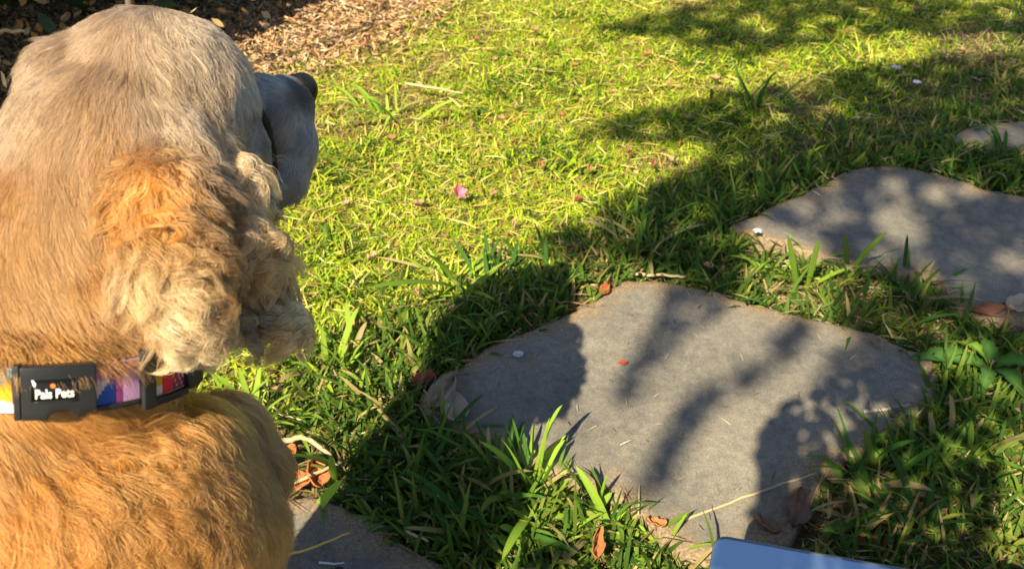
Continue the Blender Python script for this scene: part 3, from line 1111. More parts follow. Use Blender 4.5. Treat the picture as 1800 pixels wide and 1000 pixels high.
def build_fur():
    co, no, tr = body_arrays(body)
    # skin colour
    u, v, d = proj(co)
    cc = coat(u, v)
    a = body.color_attributes.new('Col', 'FLOAT_COLOR', 'POINT')
    c4 = np.ones((len(co), 4), np.float32); c4[:, :3] = cc[:, 5:8] * .75
    a.data.foreach_set('color', c4.ravel())
    area = np.linalg.norm(np.cross(co[tr[:, 1]] - co[tr[:, 0]], co[tr[:, 2]] - co[tr[:, 0]]), axis=1) * .5
    cen = co[tr].mean(1)
    fn = no[tr].mean(1)
    u, v, d = proj(cen)
    vis = (u > -130) & (u < 700) & (v > -60) & (v < 1090)
    vd = CAM - cen
    vd /= np.linalg.norm(vd, axis=1)[:, None]
    facing = (fn * vd).sum(1) > -.25
    w = area * np.where(vis & facing, 1.0, np.where(vis, .35, .10))
    muz = (u > 445) & (v < 380)
    w = w * np.where(muz & vis, 1.6, 1)
    w /= w.sum()
    N = 240000
    f = rng.choice(len(tr), N, p=w)
    r1 = np.sqrt(rng.random(N)); r2 = rng.random(N)
    b0, b1, b2 = 1 - r1, r1 * (1 - r2), r1 * r2
    t = tr[f]
    p = co[t[:, 0]] * b0[:, None] + co[t[:, 1]] * b1[:, None] + co[t[:, 2]] * b2[:, None]
    n = no[t[:, 0]] * b0[:, None] + no[t[:, 1]] * b1[:, None] + no[t[:, 2]] * b2[:, None]
    n /= np.linalg.norm(n, axis=1)[:, None] + 1e-12
    # no hair under the collar or on the nose pad
    q = p - COL_C
    hh = q @ COL_N
    rad = np.hypot(q @ COL_E1, q @ COL_E2)
    ok = ~((np.abs(hh + .001) < .011) & (rad < .13))
    nose_c = P(533, 156, .712)
    ok &= np.linalg.norm(p - nose_c, axis=1) > .017
    p, n = p[ok], n[ok]
    N = len(p)
    u, v, d = proj(p)
    cc = coat(u, v)
    du, dv, ln, wave, lift = cc[:, 0], cc[:, 1], cc[:, 2], cc[:, 3], cc[:, 4]
    col = cc[:, 5:8]
    hang = np.clip(1 - ((p - COL_C) @ COL_N - .010) / .022, 0, 1) * (((p - COL_C) @ COL_N) > .008)
    lift = lift * np.where(wave < .0018, .65, 1) * np.where(v > 715, 1.3, 1)
    ln = np.where(hang > 0, ln * .62, ln)
    # swirl the combing a little from patch to patch
    an = ((nz1(u, v, 70) - .5) * .9 + (nz2(u, v, 30) - .5) * .5) * np.clip(wave / .0035, .35, 1.3)
    ca, sa = np.cos(an), np.sin(an)
    du, dv = du * ca - dv * sa, du * sa + dv * ca
    dr = RIGHT * du[:, None] - UP * dv[:, None]
    tg = dr - n * (dr * n).sum(1)[:, None]
    tl = np.linalg.norm(tg, axis=1)[:, None]
    tg = tg / (tl + 1e-9)
    bn = np.cross(n, tg)
    K = 9
    ln = ln * rng.uniform(.65, 1.2, N)
    chest_ = np.clip((v - 715) / 60, 0, 1)
    wave = wave * rng.uniform(.7, 1.3, N) * (1 + .35 * chest_)
    ln = ln * (1 + .2 * chest_)
    # clumps
    ear = (wave > .0030) & (v < 700) & (u < 560)
    lift = lift * np.where(ear, .62, 1.0)
    nc = N // 20
    pw = np.where(ear, .62, np.where(v > 715, .55, 1.0))
    cid = rng.choice(N, nc, replace=False, p=pw / pw.sum())
    kd = kdtree.KDTree(nc)
    for i, k in enumerate(cid):
        kd.insert(p[k], i)
    kd.balance()
    own = np.fromiter((kd.find(x)[1] for x in p), dtype=np.int64, count=N)
    lead = cid[own]
    ph_c = nz3(u[cid], v[cid], 70) * 12 + rng.normal(0, .22, nc)
    phase = ph_c[own] + rng.normal(0, 1, N) * np.where(ear, .07, .25)
    freq = (.9 + .5 * rng.random(nc))[own] + np.clip((wave - .003) / .002, 0, 1) * .75
    lenc = rng.uniform(.8, 1.2, nc)[own]
    tint = np.clip(1 + rng.normal(0, 1, nc)[own] * np.where(ear, .30, .16), .4, 1.6) * rng.normal(1, .14, N)
    ln = ln * lenc
    s = np.linspace(0, 1, K)
    pos = np.empty((N, K, 3))
    outs = np.empty((N, K))
    lat0 = rng.normal(0, 1, N) * np.where(ear, .045, .09)
    g = np.clip((wave - .0028) / .003, 0, 1) * .85
    dn_ = -UP * .9 + FWD * .1
    dn_ = dn_[None] - n * (n @ dn_)[:, None]
    dn_ /= np.linalg.norm(dn_, axis=1)[:, None] + 1e-9
    acc = np.zeros((N, 3))
    for k in range(K):
        sk = s[k]
        out = lift * .75 * ln * (sk - .55 * sk * sk) + .0004
        out = out + hang * .0180 * min(1, sk * 3.0)
        outs[:, k] = out
        wv = wave * (sk ** .8) * np.sin(phase + sk * 6.283 * freq)
        wn_ = wave * .7 * (sk ** .8) * np.cos(phase + sk * 6.283 * freq)
        if k:
            sm_ = (s[k] + s[k - 1]) / 2
            dd_ = tg * (1 - g * sm_)[:, None] + dn_ * (g * sm_)[:, None]
            dd_ /= np.linalg.norm(dd_, axis=1)[:, None] + 1e-9
            acc = acc + dd_ * (ln * (s[k] - s[k - 1]) * .97)[:, None]
        pos[:, k] = p + acc + n * (out + np.maximum(wn_, -out * .6))[:, None] + bn * (wv + lat0 * ln * sk)[:, None]
        # follow the curve of the body: sink slightly along the length
    # the coat follows the curve of the body: each lock is laid back onto the skin along its leading hair
    from mathutils.bvhtree import BVHTree
    bvh = BVHTree.FromPolygons(co.tolist(), tr.tolist())
    corr = np.zeros((nc, K, 3))
    for i, kx in enumerate(cid):
        if ln[kx] < .012:
            continue
        last = np.zeros(3)
        for k in range(2, K, 2):
            q = pos[kx, k]
            hit, nn, _i, _d = bvh.find_nearest(q)
            if hit is not None:
                m = np.array(nn)
                sd = float((q - np.array(hit)) @ m)
                c_ = m * float(np.clip(outs[kx, k] - sd, -.022, .022))
                corr[i, k] = c_
                corr[i, k - 1] = (last + c_) * .5
                last = c_
    pos += corr[own] * np.where(ear, .30, np.where(wave > .0022, .8, 1.0))[:, None, None]
    cl = np.clip(.30 + .12 * chest_ + 70 * np.clip(wave - .001, 0, .003) + rng.normal(0, .12, N), .05, .8)
    cl = np.where(ear, np.clip(.74 + rng.normal(0, .12, N), 0, .90), cl)
    cl = np.where(ln < .012, .15, cl)
    for k in range(1, K):
        f_ = (cl * s[k] ** 1.1)[:, None]
        pos[:, k] = pos[:, k] * (1 - f_) + (pos[lead, k]) * f_
    cu = bpy.data.hair_curves.new('fur')
    cu.add_curves([K] * N)
    cu.attributes['position'].data.foreach_set('vector', pos.reshape(-1).astype(np.float32))
    rad = np.linspace(1, .25, K)[None, :] * np.where(ln < .012, .0002, rng.uniform(.00013, .00027, N) * np.where(ear, 1.5, 1))[:, None]
    if 'radius' not in cu.attributes:
        cu.attributes.new('radius', 'FLOAT', 'POINT')
    cu.attributes['radius'].data.foreach_set('value', rad.reshape(-1).astype(np.float32))
    ca_ = cu.attributes.new('Col', 'FLOAT_COLOR', 'CURVE')
    c4 = np.ones((N, 4), np.float32)
    earf = np.clip((wave - .003) / .001, 0, 1) * ear
    c4[:, :3] = np.clip((.86 * col ** (1.42 - .10 * earf)[:, None]) * tint[:, None], .008, .92)
    ca_.data.foreach_set('color', c4.reshape(-1))
    cu.materials.append(M_fur)
    o = bpy.data.objects.new('fur', cu)
    C.objects.link(o)
    o.parent = dog
    o.location = -dog_loc
    o['kind'] = 'stuff'
    return o


M_skin = mat('skin', (.4, .3, .2), .9, .1)
_nt = M_skin.node_tree
_a = _nt.nodes.new('ShaderNodeAttribute'); _a.attribute_name = 'Col'
_nt.links.new(_a.outputs['Color'], _nt.nodes['Principled BSDF'].inputs['Base Color'])
body_o = link('body', body, M_skin, dog)
body_o.location = -dog_loc
build_fur()

M_nose = noise_mat('nose leather', [(.004, .004, .005), (.012, .012, .013)], 300, .5, .6, 500, spec=.35, dist=.0006)


def build_nose():
    bm = bmesh.new()
    ax = CAMAX
    ell(bm, P(531, 157, .705), ax, (.0125, .0130, .015), 24, 16)
    ell(bm, P(541, 166, .714), ax, (.0072, .0088, .010), 20, 12)
    ell(bm, P(520, 146, .712), ax, (.0075, .0075, .010), 20, 12)
    me = bpy.data.meshes.new('tmp'); bm.to_mesh(me); bm.free()
    o = bpy.data.objects.new('tmp', me); C.objects.link(o)
    r = o.modifiers.new('r', 'REMESH'); r.mode = 'VOXEL'; r.voxel_size = .0014
    sm = o.modifiers.new('s', 'SMOOTH'); sm.iterations = 6
    me2 = bpy.data.meshes.new_from_object(o.evaluated_get(bpy.context.evaluated_depsgraph_get()))
    bpy.data.objects.remove(o)
    me2.polygons.foreach_set('use_smooth', np.ones(len(me2.polygons), dtype=bool))
    me2.name = 'nose'
    n = link('nose', me2, M_nose, dog)
    n.location = -dog_loc


build_nose()

M_crease = noise_mat('dark crease shade', [(.012, .011, .011), (.03, .027, .026)], 200, .6, .4, 400, dist=.0005)
crease_path = smooth_path([P(442, 180, .628), P(456, 198, .628), P(470, 226, .642), P(479, 268, .660), P(482, 320, .668), P(476, 355, .668)], 22)  # dark tube stands in for the shade in the fold between cheek and muzzle
crease_o = link('crease_shade', tube_mesh('crease_shade', crease_path, np.array([.0022, .0026, .003, .0034, .0036, .0036, .0036, .0036, .0034, .0034, .0032, .0032, .003, .003, .0028, .0028, .0026, .0024, .0022, .002, .0018, .0015]), 10), M_crease, dog)
crease_o.location = -dog_loc

# ------------------------------------------------------------------ collar
M_black = noise_mat('black plastic', [(.007, .0075, .0075), (.015, .0155, .0155)], 40, .42, .15, 400, spec=.5, dist=.0005)


def cloth(name, col):
    m = mat(name, col, .75, .25)
    nt = m.node_tree
    tc = nt.nodes.new('ShaderNodeTexCoord')
    w = nt.nodes.new('ShaderNodeTexNoise'); w.inputs['Scale'].default_value = 900
    nt.links.new(tc.outputs['Object'], w.inputs['Vector'])
    b = nt.nodes.new('ShaderNodeBump'); b.inputs['Strength'].default_value = .5; b.inputs['Distance'].default_value = .0006
    nt.links.new(w.outputs['Fac'], b.inputs['Height'])
    nt.links.new(b.outputs[0], nt.nodes['Principled BSDF'].inputs['Normal'])
    return m


STRAPC = [cloth('strap dark', (.03, .02, .03)), cloth('strap yellow', (.52, .34, .015)), cloth('strap white', (.50, .47, .48)), cloth('strap pink', (.46, .20, .33)),
          cloth('strap blue', (.03, .09, .36)), cloth('strap plum', (.16, .03, .12)), cloth('strap lilac', (.36, .22, .40)), cloth('strap red', (.55, .03, .04)),
          cloth('strap orange', (.72, .22, .02)), cloth('strap sky', (.17, .30, .46))]
BH = .0270 / 2


_kdeg = math.degrees(_th[_k]) + 4


def strap_colour(deg, t):
    """deg round the neck, t from 0 at the lower edge to 1 at the upper"""
    u = UU(deg)
    if deg > _kdeg or u < -60: return [1, 3, 4, 7, 2, 6][int((deg + 400 + 12 * t) / 17) % 6]
    if u < 40:
        if t > .72 + .006 * (u - 14): return 9
        return 2 if t < .26 - .004 * (u - 14) else (5 if u > 22 else 1)
    if u < 160: return 0
    if u < 218:
        f = (u - 160) / 58
        d1 = .05 + .95 * f          # diagonal from the lower left to the upper right
        if t < d1: return 4 if (t < .55 and f < .75) else 5
        return 3 if t > .60 else 2
    if u < 247: return 3 if (int(t * 9 + u * .35) % 4) == 0 else 6
    if u < 287: return 1 if t > .2 else 2
    if u < 304: return 7
    if u < 322: return 8 if (int(t * 11 + u * .5) % 4 == 0) else 5
    return 0


def band(name, th0, th1, h0, h1, out, thick, mats, parent, org, nseg, nh, colour=None, profile=None):
    """closed curved slab on the ring between two angles"""
    V = []
    for i in range(nseg + 1):
        th = th0 + (th1 - th0) * i / nseg
        for j in range(nh + 1):
            f = j / nh
            lo, hi = (h0, h1) if profile is None else profile(math.degrees(th))
            V.append(col_pt(th, lo + (hi - lo) * f, out + thick))
        for j in range(nh + 1):
            f = j / nh
            lo, hi = (h0, h1) if profile is None else profile(math.degrees(th))
            V.append(col_pt(th, lo + (hi - lo) * f, out))
    V = np.array(V) - org
    W = 2 * (nh + 1)
    F, mi = [], []
    for i in range(nseg):
        a, b = i * W, (i + 1) * W
        dg_ = math.degrees(th0 + (th1 - th0) * (i + .5) / nseg)
        for j in range(nh):
            F.append((a + j, b + j, b + j + 1, a + j + 1)); mi.append(colour(dg_, (j + .5) / nh) if colour else 0)
            F.append((a + nh + 1 + j, a + nh + 2 + j, b + nh + 2 + j, b + nh + 1 + j)); mi.append(0)
        F.append((a, a + nh + 1, b + nh + 1, b)); mi.append(0)
        F.append((a + nh, b + nh, b + 2 * nh + 1, a + 2 * nh + 1)); mi.append(0)
    if abs(th1 - th0) < 6.28:
        for a in (0, nseg * W):
            for j in range(nh):
                F.append((a + j, a + j + 1, a + nh + 2 + j, a + nh + 1 + j)); mi.append(0)
    me = mesh_np(name, V, [np.array(F)], False)
    me.polygons.foreach_set('material_index', np.array(mi, np.int32))
    bm = bmesh.new(); bm.from_mesh(me)
    bmesh.ops.remove_doubles(bm, verts=bm.verts, dist=1e-6)
    bmesh.ops.recalc_face_normals(bm, faces=bm.faces)
    bm.to_mesh(me); bm.free()
    return link(name, me, mats, parent)


def bevel(o, w=.0008, seg=2):
    m = o.modifiers.new('bevel', 'BEVEL'); m.width = w; m.segments = seg; m.limit_method = 'ANGLE'; m.angle_limit = math.radians(40)


def build_collar():
    org = COL_C.copy()
    root = empty('dog_collar', org)
    tag(root, 'bright patterned strap collar with black buckle round the neck of the dog', 'collar')
    R = math.radians
    band('strap', R(-180), R(180), -BH * .93, BH * .93, .0035, .0022, STRAPC, root, org, 360, 24, strap_colour)

    def prof(d):
        lo, hi = -BH * 1.08, BH * 1.06
        u = UU(d)
        k = abs(u - 108) / 24
        if k < 1: lo += .0042 * (1 - k ** 4)
        if u > 138: lo += .0032 * min(1, (u - 138) / 22)
        return lo, hi
    b = band('buckle', R(TH(41)), R(TH(166)), 0, 0, .0050, .0068, [M_black], root, org, 48, 6, None, prof)
    bevel(b, .0012, 3)
    q = band('buckle_bar', R(TH(27)), R(TH(39.5)), -BH * 1.10, BH * 1.10, .0050, .0056, [M_black], root, org, 5, 4)
    bevel(q, .0012, 3)
    # raised rim round the label
    M_rim = noise_mat('buckle rim', [(.014, .0145, .0145), (.024, .0245, .0245)], 60, .35, .1, 300)
    for (a, c, l, h) in ((TH(58), TH(60), -.0042, .0075), (TH(132), TH(134), -.0042, .0075), (TH(58), TH(134), -.0050, -.0042)):
        q = band('label_rim', R(a), R(c), l, h, .0118, .0006, [M_rim], b, org * 0 + org, max(2, int(abs(c - a) / 2)), 2)
    M_panel = mat('label black', (.004, .004, .005), .3, .5)
    band('label_panel', R(TH(61)), R(TH(131)), -.0036, .0075, .0118, .00035, [M_panel], b, org, 10, 2)
    # lettering
    M_white = mat('label white', (.85, .85, .82), .5)
    M_or = mat('label orange', (.9, .22, .03), .5)

    def text_part(name, body_, size, deg0, h0, m, width_deg):
        cu = bpy.data.curves.new('t', 'FONT'); cu.body = body_; cu.size = size; cu.offset = size * .022; cu.extrude = .00015
        cu.resolution_u = 3
        o = bpy.data.objects.new('t', cu); C.objects.link(o)
        me = bpy.data.meshes.new_from_object(o.evaluated_get(bpy.context.evaluated_depsgraph_get()))
        bpy.data.objects.remove(o)
        n = len(me.vertices)
        xyz = np.empty(n * 3, np.float32); me.vertices.foreach_get('co', xyz); xyz = xyz.reshape(-1, 3)
        w = xyz[:, 0].max()
        out = np.array([col_pt(R(deg0 + x / w * width_deg), h0 + y, .0118 + .0005 + z) for x, y, z in xyz]) - org
        me.vertices.foreach_set('co', out.astype(np.float32).ravel()); me.update()
        me.materials.clear()
        me.name = name
        return link(name, me, m, b)
    text_part('lettering', 'Pals Pets', .0070, TH(65), -.0024, M_white, TH(129) - TH(65))
    # orange dot and the white mark above the words
    bm = bmesh.new()
    c0 = col_pt(R(TH(95)), .0042, .0122) - org
    nrm = col_pt(R(TH(95)), 0, 1) - col_pt(R(TH(95)), 0, 0)
    Mx = Matrix.Translation(c0) @ Vector(nrm).to_track_quat('Z', 'Y').to_matrix().to_4x4()
    bmesh.ops.create_cone(bm, cap_ends=True, segments=16, radius1=.0013, radius2=.0012, depth=.0006, matrix=Mx)
    me = bpy.data.meshes.new('dot'); bm.to_mesh(me); bm.free()
    link('dot', me, M_or, b)
    pts = [(TH(a), h) for a, h in ((60.5, .0078), (64, .0076), (68, .0056), (66, .0040), (63, .0046))]
    V = [col_pt(R(d), h, .0122 + k) - org for k in (0, .0004) for d, h in pts]
    me = bpy.data.meshes.new('mark')
    me.from_pydata([tuple(x) for x in V], [], [(0, 1, 2, 3, 4)[::-1], (5, 6, 7, 8, 9)] + [(i, (i + 1) % 5, 5 + (i + 1) % 5, 5 + i) for i in range(5)])
    link('mark', me, M_white, b)
    # clip end behind the patterned piece, and the slider loop
    q = band('strap_sleeve', R(TH(168)), R(TH(245)), -BH * 1.04, -BH * .84, .004, .0036, [M_black], root, org, 20, 2)
    for d0, d1, l, h in ((TH(245), TH(268), -BH * 1.35, BH * 1.25),):
        q = band('slider', R(d0), R(d1), l, h, .0045, .0058, [M_black], root, org, 6, 6)
        bevel(q, .0016, 3)
    for l, h in ((-BH * 1.33, -BH * 1.0), (BH * 1.0, BH * 1.28)):
        q = band('slider_rail', R(TH(268)), R(TH(326)), l, h, .0045, .0042, [M_black], root, org, 10, 2)
        bevel(q, .001, 2)
    q = band('slider_bar', R(TH(327)), R(TH(327) + 14), -BH * 1.2, BH * 1.1, .004, .0050, [M_black], root, org, 6, 4)
    bevel(q, .001, 2)


build_collar()

# ------------------------------------------------------------------ laptop standing open at the edge of the stone
def rounded(w, h, r, n=8, r_low=None):
    pts = []
    rl = r if r_low is None else r_low
    for cx, cy, a0, rr in ((w - r, h - r, 0, r), (r, h - r, 90, r), (rl, rl, 180, rl), (w - rl, rl, 270, rl)):
        for i in range(n + 1):
            a = math.radians(a0 + 90 * i / n)
            pts.append((cx + rr * math.cos(a), cy + rr * math.sin(a)))
    return pts


def slab(name, pts, frame, z0, z1, m, parent, org, bev=.0012):
    """extrude an outline; frame = origin, x axis, y axis, z axis"""
    o, x, y, z = frame
    n = len(pts)
    V = [o + x * a + y * b + z * k - org for k in (z0, z1) for a, b in pts]
    F = [tuple(range(n))[::-1], tuple(range(n, 2 * n))] + [(i, (i + 1) % n, n + (i + 1) % n, n + i) for i in range(n)]
    me = bpy.data.meshes.new(name)
    me.from_pydata([tuple(v) for v in V], [], F)
    ob = link(name, me, m, parent)
    if bev:
        bevel(ob, bev, 3)
    return ob


def build_laptop():
    W, H = .315, .215
    tl = P(1256, 941, .715)                 # top left corner of the lid, nearly .2 m above the ground
    tr_dir = P(1610, 1001, .715) - tl       # runs to the right and a little towards the camera
    x = np.array([tr_dir[0], tr_dir[1], 0.0]); x[1] -= .02; x /= np.linalg.norm(x)
    back = np.cross(np.array([0, 0, 1.0]), x)      # away from the camera
    lean = math.radians(27)
    y = np.array([0, 0, 1.0]) * math.cos(lean) + back * math.sin(lean)
    z = np.cross(x, y)                      # faces the user
    o = tl - y * H
    hinge_z = o[2]
    base_h = .014
    root = empty('laptop', (o[0], o[1], 0))
    org = np.array([o[0], o[1], 0.0])
    tag(root, 'open laptop with slate blue screen standing at the edge of the path', 'laptop')
    M_body = mat('laptop metal', (.17, .18, .20), .38, .5, .8)
    M_dark = mat('laptop lid back', (.10, .13, .18), .5, .4)
    M_screen = mat('laptop screen', (.03, .05, .09), .8, .1)
    b = M_screen.node_tree.nodes['Principled BSDF']
    b.inputs['Emission Color'].default_value = (.075, .16, .36, 1)
    b.inputs['Emission Strength'].default_value = .36
    slab('lid', rounded(W, H, .011), (o, x, y, z), -.0040, 0, M_dark, root, org)
    s = slab('screen', [(a + .0008, c + .0008) for a, c in rounded(W - .0016, H - .0016, .0102)], (o, x, y, z), .0002, .0009, M_screen, root, org, .0003)
    # base lies towards the user
    yb = -back
    ob = np.array([o[0], o[1], hinge_z])
    slab('base', rounded(W, .22, .011), (ob + np.array([0, 0, -.004]), x, yb, np.array([0, 0, 1.0])), -.012, 0.0, M_body, root, org)
    M_key = mat('key black', (.012, .012, .013), .5)
    kb = bpy.data.meshes.new('key')
    V = [(a, c, k) for k in (0, .0012) for a, c in ((0, 0), (.0155, 0), (.0155, .0155), (0, .0155))]
    kb.from_pydata(V, [], [(3, 2, 1, 0), (4, 5, 6, 7), (0, 1, 5, 4), (1, 2, 6, 5), (2, 3, 7, 6), (3, 0, 4, 7)])
    kb.materials.append(M_key)
    rotz = math.atan2(x[1], x[0])
    for r in range(5):
        for c in range(15):
            k = bpy.data.objects.new('key', kb)
            C.objects.link(k)
            k.parent = root
            pos = ob + x * (.014 + c * .0192) + yb * (.030 + r * .0192 + .0155) + np.array([0, 0, -.0038]) - org
            k.location = pos; k.rotation_euler = (0, 0, rotz)
    slab('touchpad', rounded(.11, .062, .004), (ob + np.array([0, 0, -.0038]) + x * .1 + yb * .14, x, yb, np.array([0, 0, 1.0])), 0, .0003, M_dark, root, org, 0)
    print('laptop hinge z', hinge_z)
    # blocks the laptop stands on reach the soil: rubber feet
    for a in (.02, W - .02):
        for c in (.02, .2):
            p = ob + x * a + yb * c
            V_, F_, cp = tube([(p[0], p[1], -.012), (p[0], p[1], hinge_z - .0155)], [.006, .006], 10)
            me = mesh_np('foot', V_ - org, [F_, cp], False)
            link('foot', me, M_key, root)


build_laptop()

# ------------------------------------------------------------------ grass tufts, leaf by leaf
def long_blade(base, tip, bulge, width, col, n=9, fold=.18, tipc=None):
    base = np.array(base, float); tip = np.array(tip, float)
    t = np.linspace(0, 1, n)[:, None]
    ctrl = (base + tip) / 2 + np.array(bulge)
    path = (1 - t) ** 2 * base + 2 * (1 - t) * t * ctrl + t ** 2 * tip
    tan = np.gradient(path, axis=0); tan /= np.linalg.norm(tan, axis=1)[:, None]
    hz = np.array([tip[0] - base[0], tip[1] - base[1], 0])
    if np.linalg.norm(hz) < 1e-4: hz = np.array([1.0, 0, 0])
    side = np.cross(tan, np.array([0, 0, 1.0]) + .001 * hz)
    side /= np.linalg.norm(side, axis=1)[:, None] + 1e-9
    tw = rng.uniform(-.5, .5)
    nrm = np.cross(side, tan)
    side = side * math.cos(tw) + nrm * math.sin(tw)
    nrm = np.cross(side, tan)
    s = t[:, 0]
    w = width * .5 * np.clip(.65 + .9 * s, 0, 1) * np.sqrt(np.clip(1 - s ** 2.6, 0, 1))
    V = np.stack([path - side * w[:, None] + nrm * (w * fold)[:, None], path, path + side * w[:, None] + nrm * (w * fold)[:, None]], 1).reshape(-1, 3)
    k = np.arange(n - 1) * 3
    Q = np.concatenate([np.stack([k, k + 1, k + 4, k + 3], 1), np.stack([k + 1, k + 2, k + 5, k + 4], 1)])
    tc = np.array(col) * 1.2 if tipc is None else np.array(tipc)
    CC = np.repeat(np.array(col)[None] * (1 - t) + tc * t, 3, 0)
    CC[1::3] *= 1.15
    return V, Q, CC


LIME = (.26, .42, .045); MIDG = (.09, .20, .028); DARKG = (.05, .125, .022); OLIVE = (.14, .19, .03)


def tuft(px, label, blades=(), n=10, hmin=.04, hmax=.09, spread=.05, width=.006, col=MIDG, lean=(0, 0), group='long grass tufts at the stones and on the lawn'):
    c = G(*px); c[2] = ground_z(np.array([c[0]]), np.array([c[1]]))[0]
    root = empty('grass_tuft', c)
    tag(root, label, 'grass tuft', group)
    todo = []
    for (bu, bv, tip, bulge, w, cl) in blades:
        b = G(bu, bv); b[2] -= .004
        todo.append((b, tip, bulge, w, cl))
    heroes = [q[0] for q in todo]
    for i in range(n):
        a = rng.uniform(0, 6.283)
        r = abs(rng.normal(0, spread * .42))
        b = c + np.array([math.cos(a) * r, math.sin(a) * r, -.004])
        for _t in range(14):
            if all(edge_dist(q[::4], b[None, :2])[0] > -.006 for q in STONES.values()): break
            a = rng.uniform(0, 6.283); r = abs(rng.normal(0, spread * .5))
            b = c + np.array([math.cos(a) * r, math.sin(a) * r, -.004])
        else:
            continue
        h = rng.uniform(hmin, hmax)
        out = spread * rng.uniform(.25, 1.1)
        a = a + rng.normal(0, 1.0)
        tip = b + np.array([math.cos(a) * out + lean[0], math.sin(a) * out + lean[1], h])
        bulge = np.array([0, 0, h * rng.uniform(.15, .55)])
        tip[2] -= h * rng.uniform(0, .45)
        cl = np.array(col) * rng.uniform(.7, 1.3)
        if rng.random() < .12: cl = np.array([.40, .31, .15]) * rng.uniform(.6, 1.1)
        todo.append((b, tip, bulge, width * rng.uniform(.7, 1.25), cl))
    for b, tip, bulge, w, cl in todo:
        V, Q, CC = long_blade(b, tip, bulge, w, cl, tipc=(np.array([.42, .34, .14]) if w < width * 1.3 and b is not None and rng.random() < .14 and not any(b is q for q in heroes) else None))
        me = mesh_np('blade', V - c, [Q], True, CC)
        link('blade', me, M_grass, root)
    return root


# the sunlit tuft at the corner of the middle stone
tuft((935, 855), 'tall bright lime tuft arching over the lower edge of the largest flagstone',
     [(935, 850, P(989, 711, .985), (.0, .0, .045), .0075, LIME),
      (945, 850, P(966, 733, .965), (.0, .0, .012), .0085, LIME),
      (930, 860, P(880, 770, .945), (.0, -.0, .018), .008, LIME),
      (938, 855, P(899, 728, .985), (-.004, .0, .01), .005, MIDG),
      (880, 850, P(812, 758, .99), (.0, .0, .02), .010, OLIVE),
      (925, 858, P(884, 735, .98), (.0, 0, .01), .005, MIDG),
      (950, 858, P(975, 812, .94), (.0, .0, .01), .006, LIME)], n=16, hmin=.03, hmax=.07, spread=.06, width=.0075, col=LIME)
tuft((1030, 905), 'low wide bladed lime clump in sun at the lower tip of the largest flagstone',
     [(1075, 930, P(1012, 818, .96), (.0, 0, .012), .010, LIME), (1050, 900, P(1068, 832, .96), (0, 0, .01), .007, LIME)], n=26, hmin=.015, hmax=.045, spread=.07, width=.009, col=LIME)
tuft((970, 950), 'broad bladed sunlit grass clump beside the round shadow at the bottom',
     [(960, 930, P(990, 850, .93), (0, 0, .012), .009, LIME), (935, 900, P(882, 985, .88), (0, 0, .02), .011, LIME)], n=26, hmin=.015, hmax=.045, spread=.07, width=.0085, col=LIME)
tuft((1190, 985), 'small sunlit tuft with one straight blade, nearest to the laptop corner',
     [(1170, 960, P(1209, 900, .93), (0, 0, .004), .0065, LIME), (1180, 975, P(1255, 955, .92), (0, 0, .01), .006, LIME)], n=9, hmin=.02, hmax=.045, spread=.05, width=.006, col=LIME)
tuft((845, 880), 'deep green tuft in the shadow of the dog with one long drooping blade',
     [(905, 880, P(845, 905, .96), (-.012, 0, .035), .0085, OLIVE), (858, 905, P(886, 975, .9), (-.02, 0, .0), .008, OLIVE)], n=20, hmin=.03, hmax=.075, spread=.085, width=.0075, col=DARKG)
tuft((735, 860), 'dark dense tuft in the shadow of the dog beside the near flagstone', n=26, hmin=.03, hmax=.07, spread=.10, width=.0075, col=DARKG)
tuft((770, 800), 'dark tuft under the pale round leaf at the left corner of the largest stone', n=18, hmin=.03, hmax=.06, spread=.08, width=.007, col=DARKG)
tuft((1530, 850), 'shaded spiky tuft with upright olive blades on the lower right stone edge',
     [(1500, 830, P(1461, 733, .985), (0, 0, .01), .009, OLIVE), (1535, 830, P(1518, 752, .98), (0, 0, .01), .012, OLIVE), (1520, 840, P(1410, 822, .97), (0, 0, .02), .010, OLIVE),
      (1530, 870, P(1600, 888, .92), (0, .0, .03), .0085, LIME), (1510, 868, P(1460, 848, .95), (0, 0, .02), .010, OLIVE), (1560, 850, P(1650, 785, .98), (0, 0, .02), .009, MIDG)],
     n=18, hmin=.03, hmax=.065, spread=.085, width=.0085, col=MIDG)
tuft((1690, 800), 'shaded green tuft at the right border with one bright upright blade',
     [(1705, 790, P(1708, 738, .99), (0, 0, .004), .008, LIME)], n=18, hmin=.03, hmax=.06, spread=.08, width=.008, col=MIDG)
tuft((1610, 930), 'dark low tuft in shade just above the laptop screen', n=20, hmin=.025, hmax=.055, spread=.085, width=.008, col=DARKG)
tuft((1415, 485), 'sunlit green tuft in the gap between the two big flagstones',
     [(1400, 500, P(1385, 412, 1.2), (0, 0, .006), .010, LIME), (1420, 500, P(1440, 420, 1.2), (0, 0, .01), .009, LIME)], n=22, hmin=.03, hmax=.06, spread=.07, width=.007, col=LIME)
tuft((1500, 475), 'long bladed tuft leaning over the second flagstone with blunt dark tips',
     [(1490, 470, P(1484, 408, 1.22), (0, 0, .004), .010, OLIVE), (1495, 475, P(1560, 407, 1.22), (0, 0, .012), .009, LIME), (1500, 478, P(1588, 436, 1.2), (0, 0, .018), .008, MIDG),
      (1590, 475, P(1595, 412, 1.2), (0, 0, .004), .006, DARKG)], n=12, hmin=.03, hmax=.05, spread=.05, width=.007, col=MIDG)
tuft((1600, 520), 'dark tuft at the lower left edge of the second flagstone', n=22, hmin=.025, hmax=.06, spread=.08, width=.0075, col=DARKG)
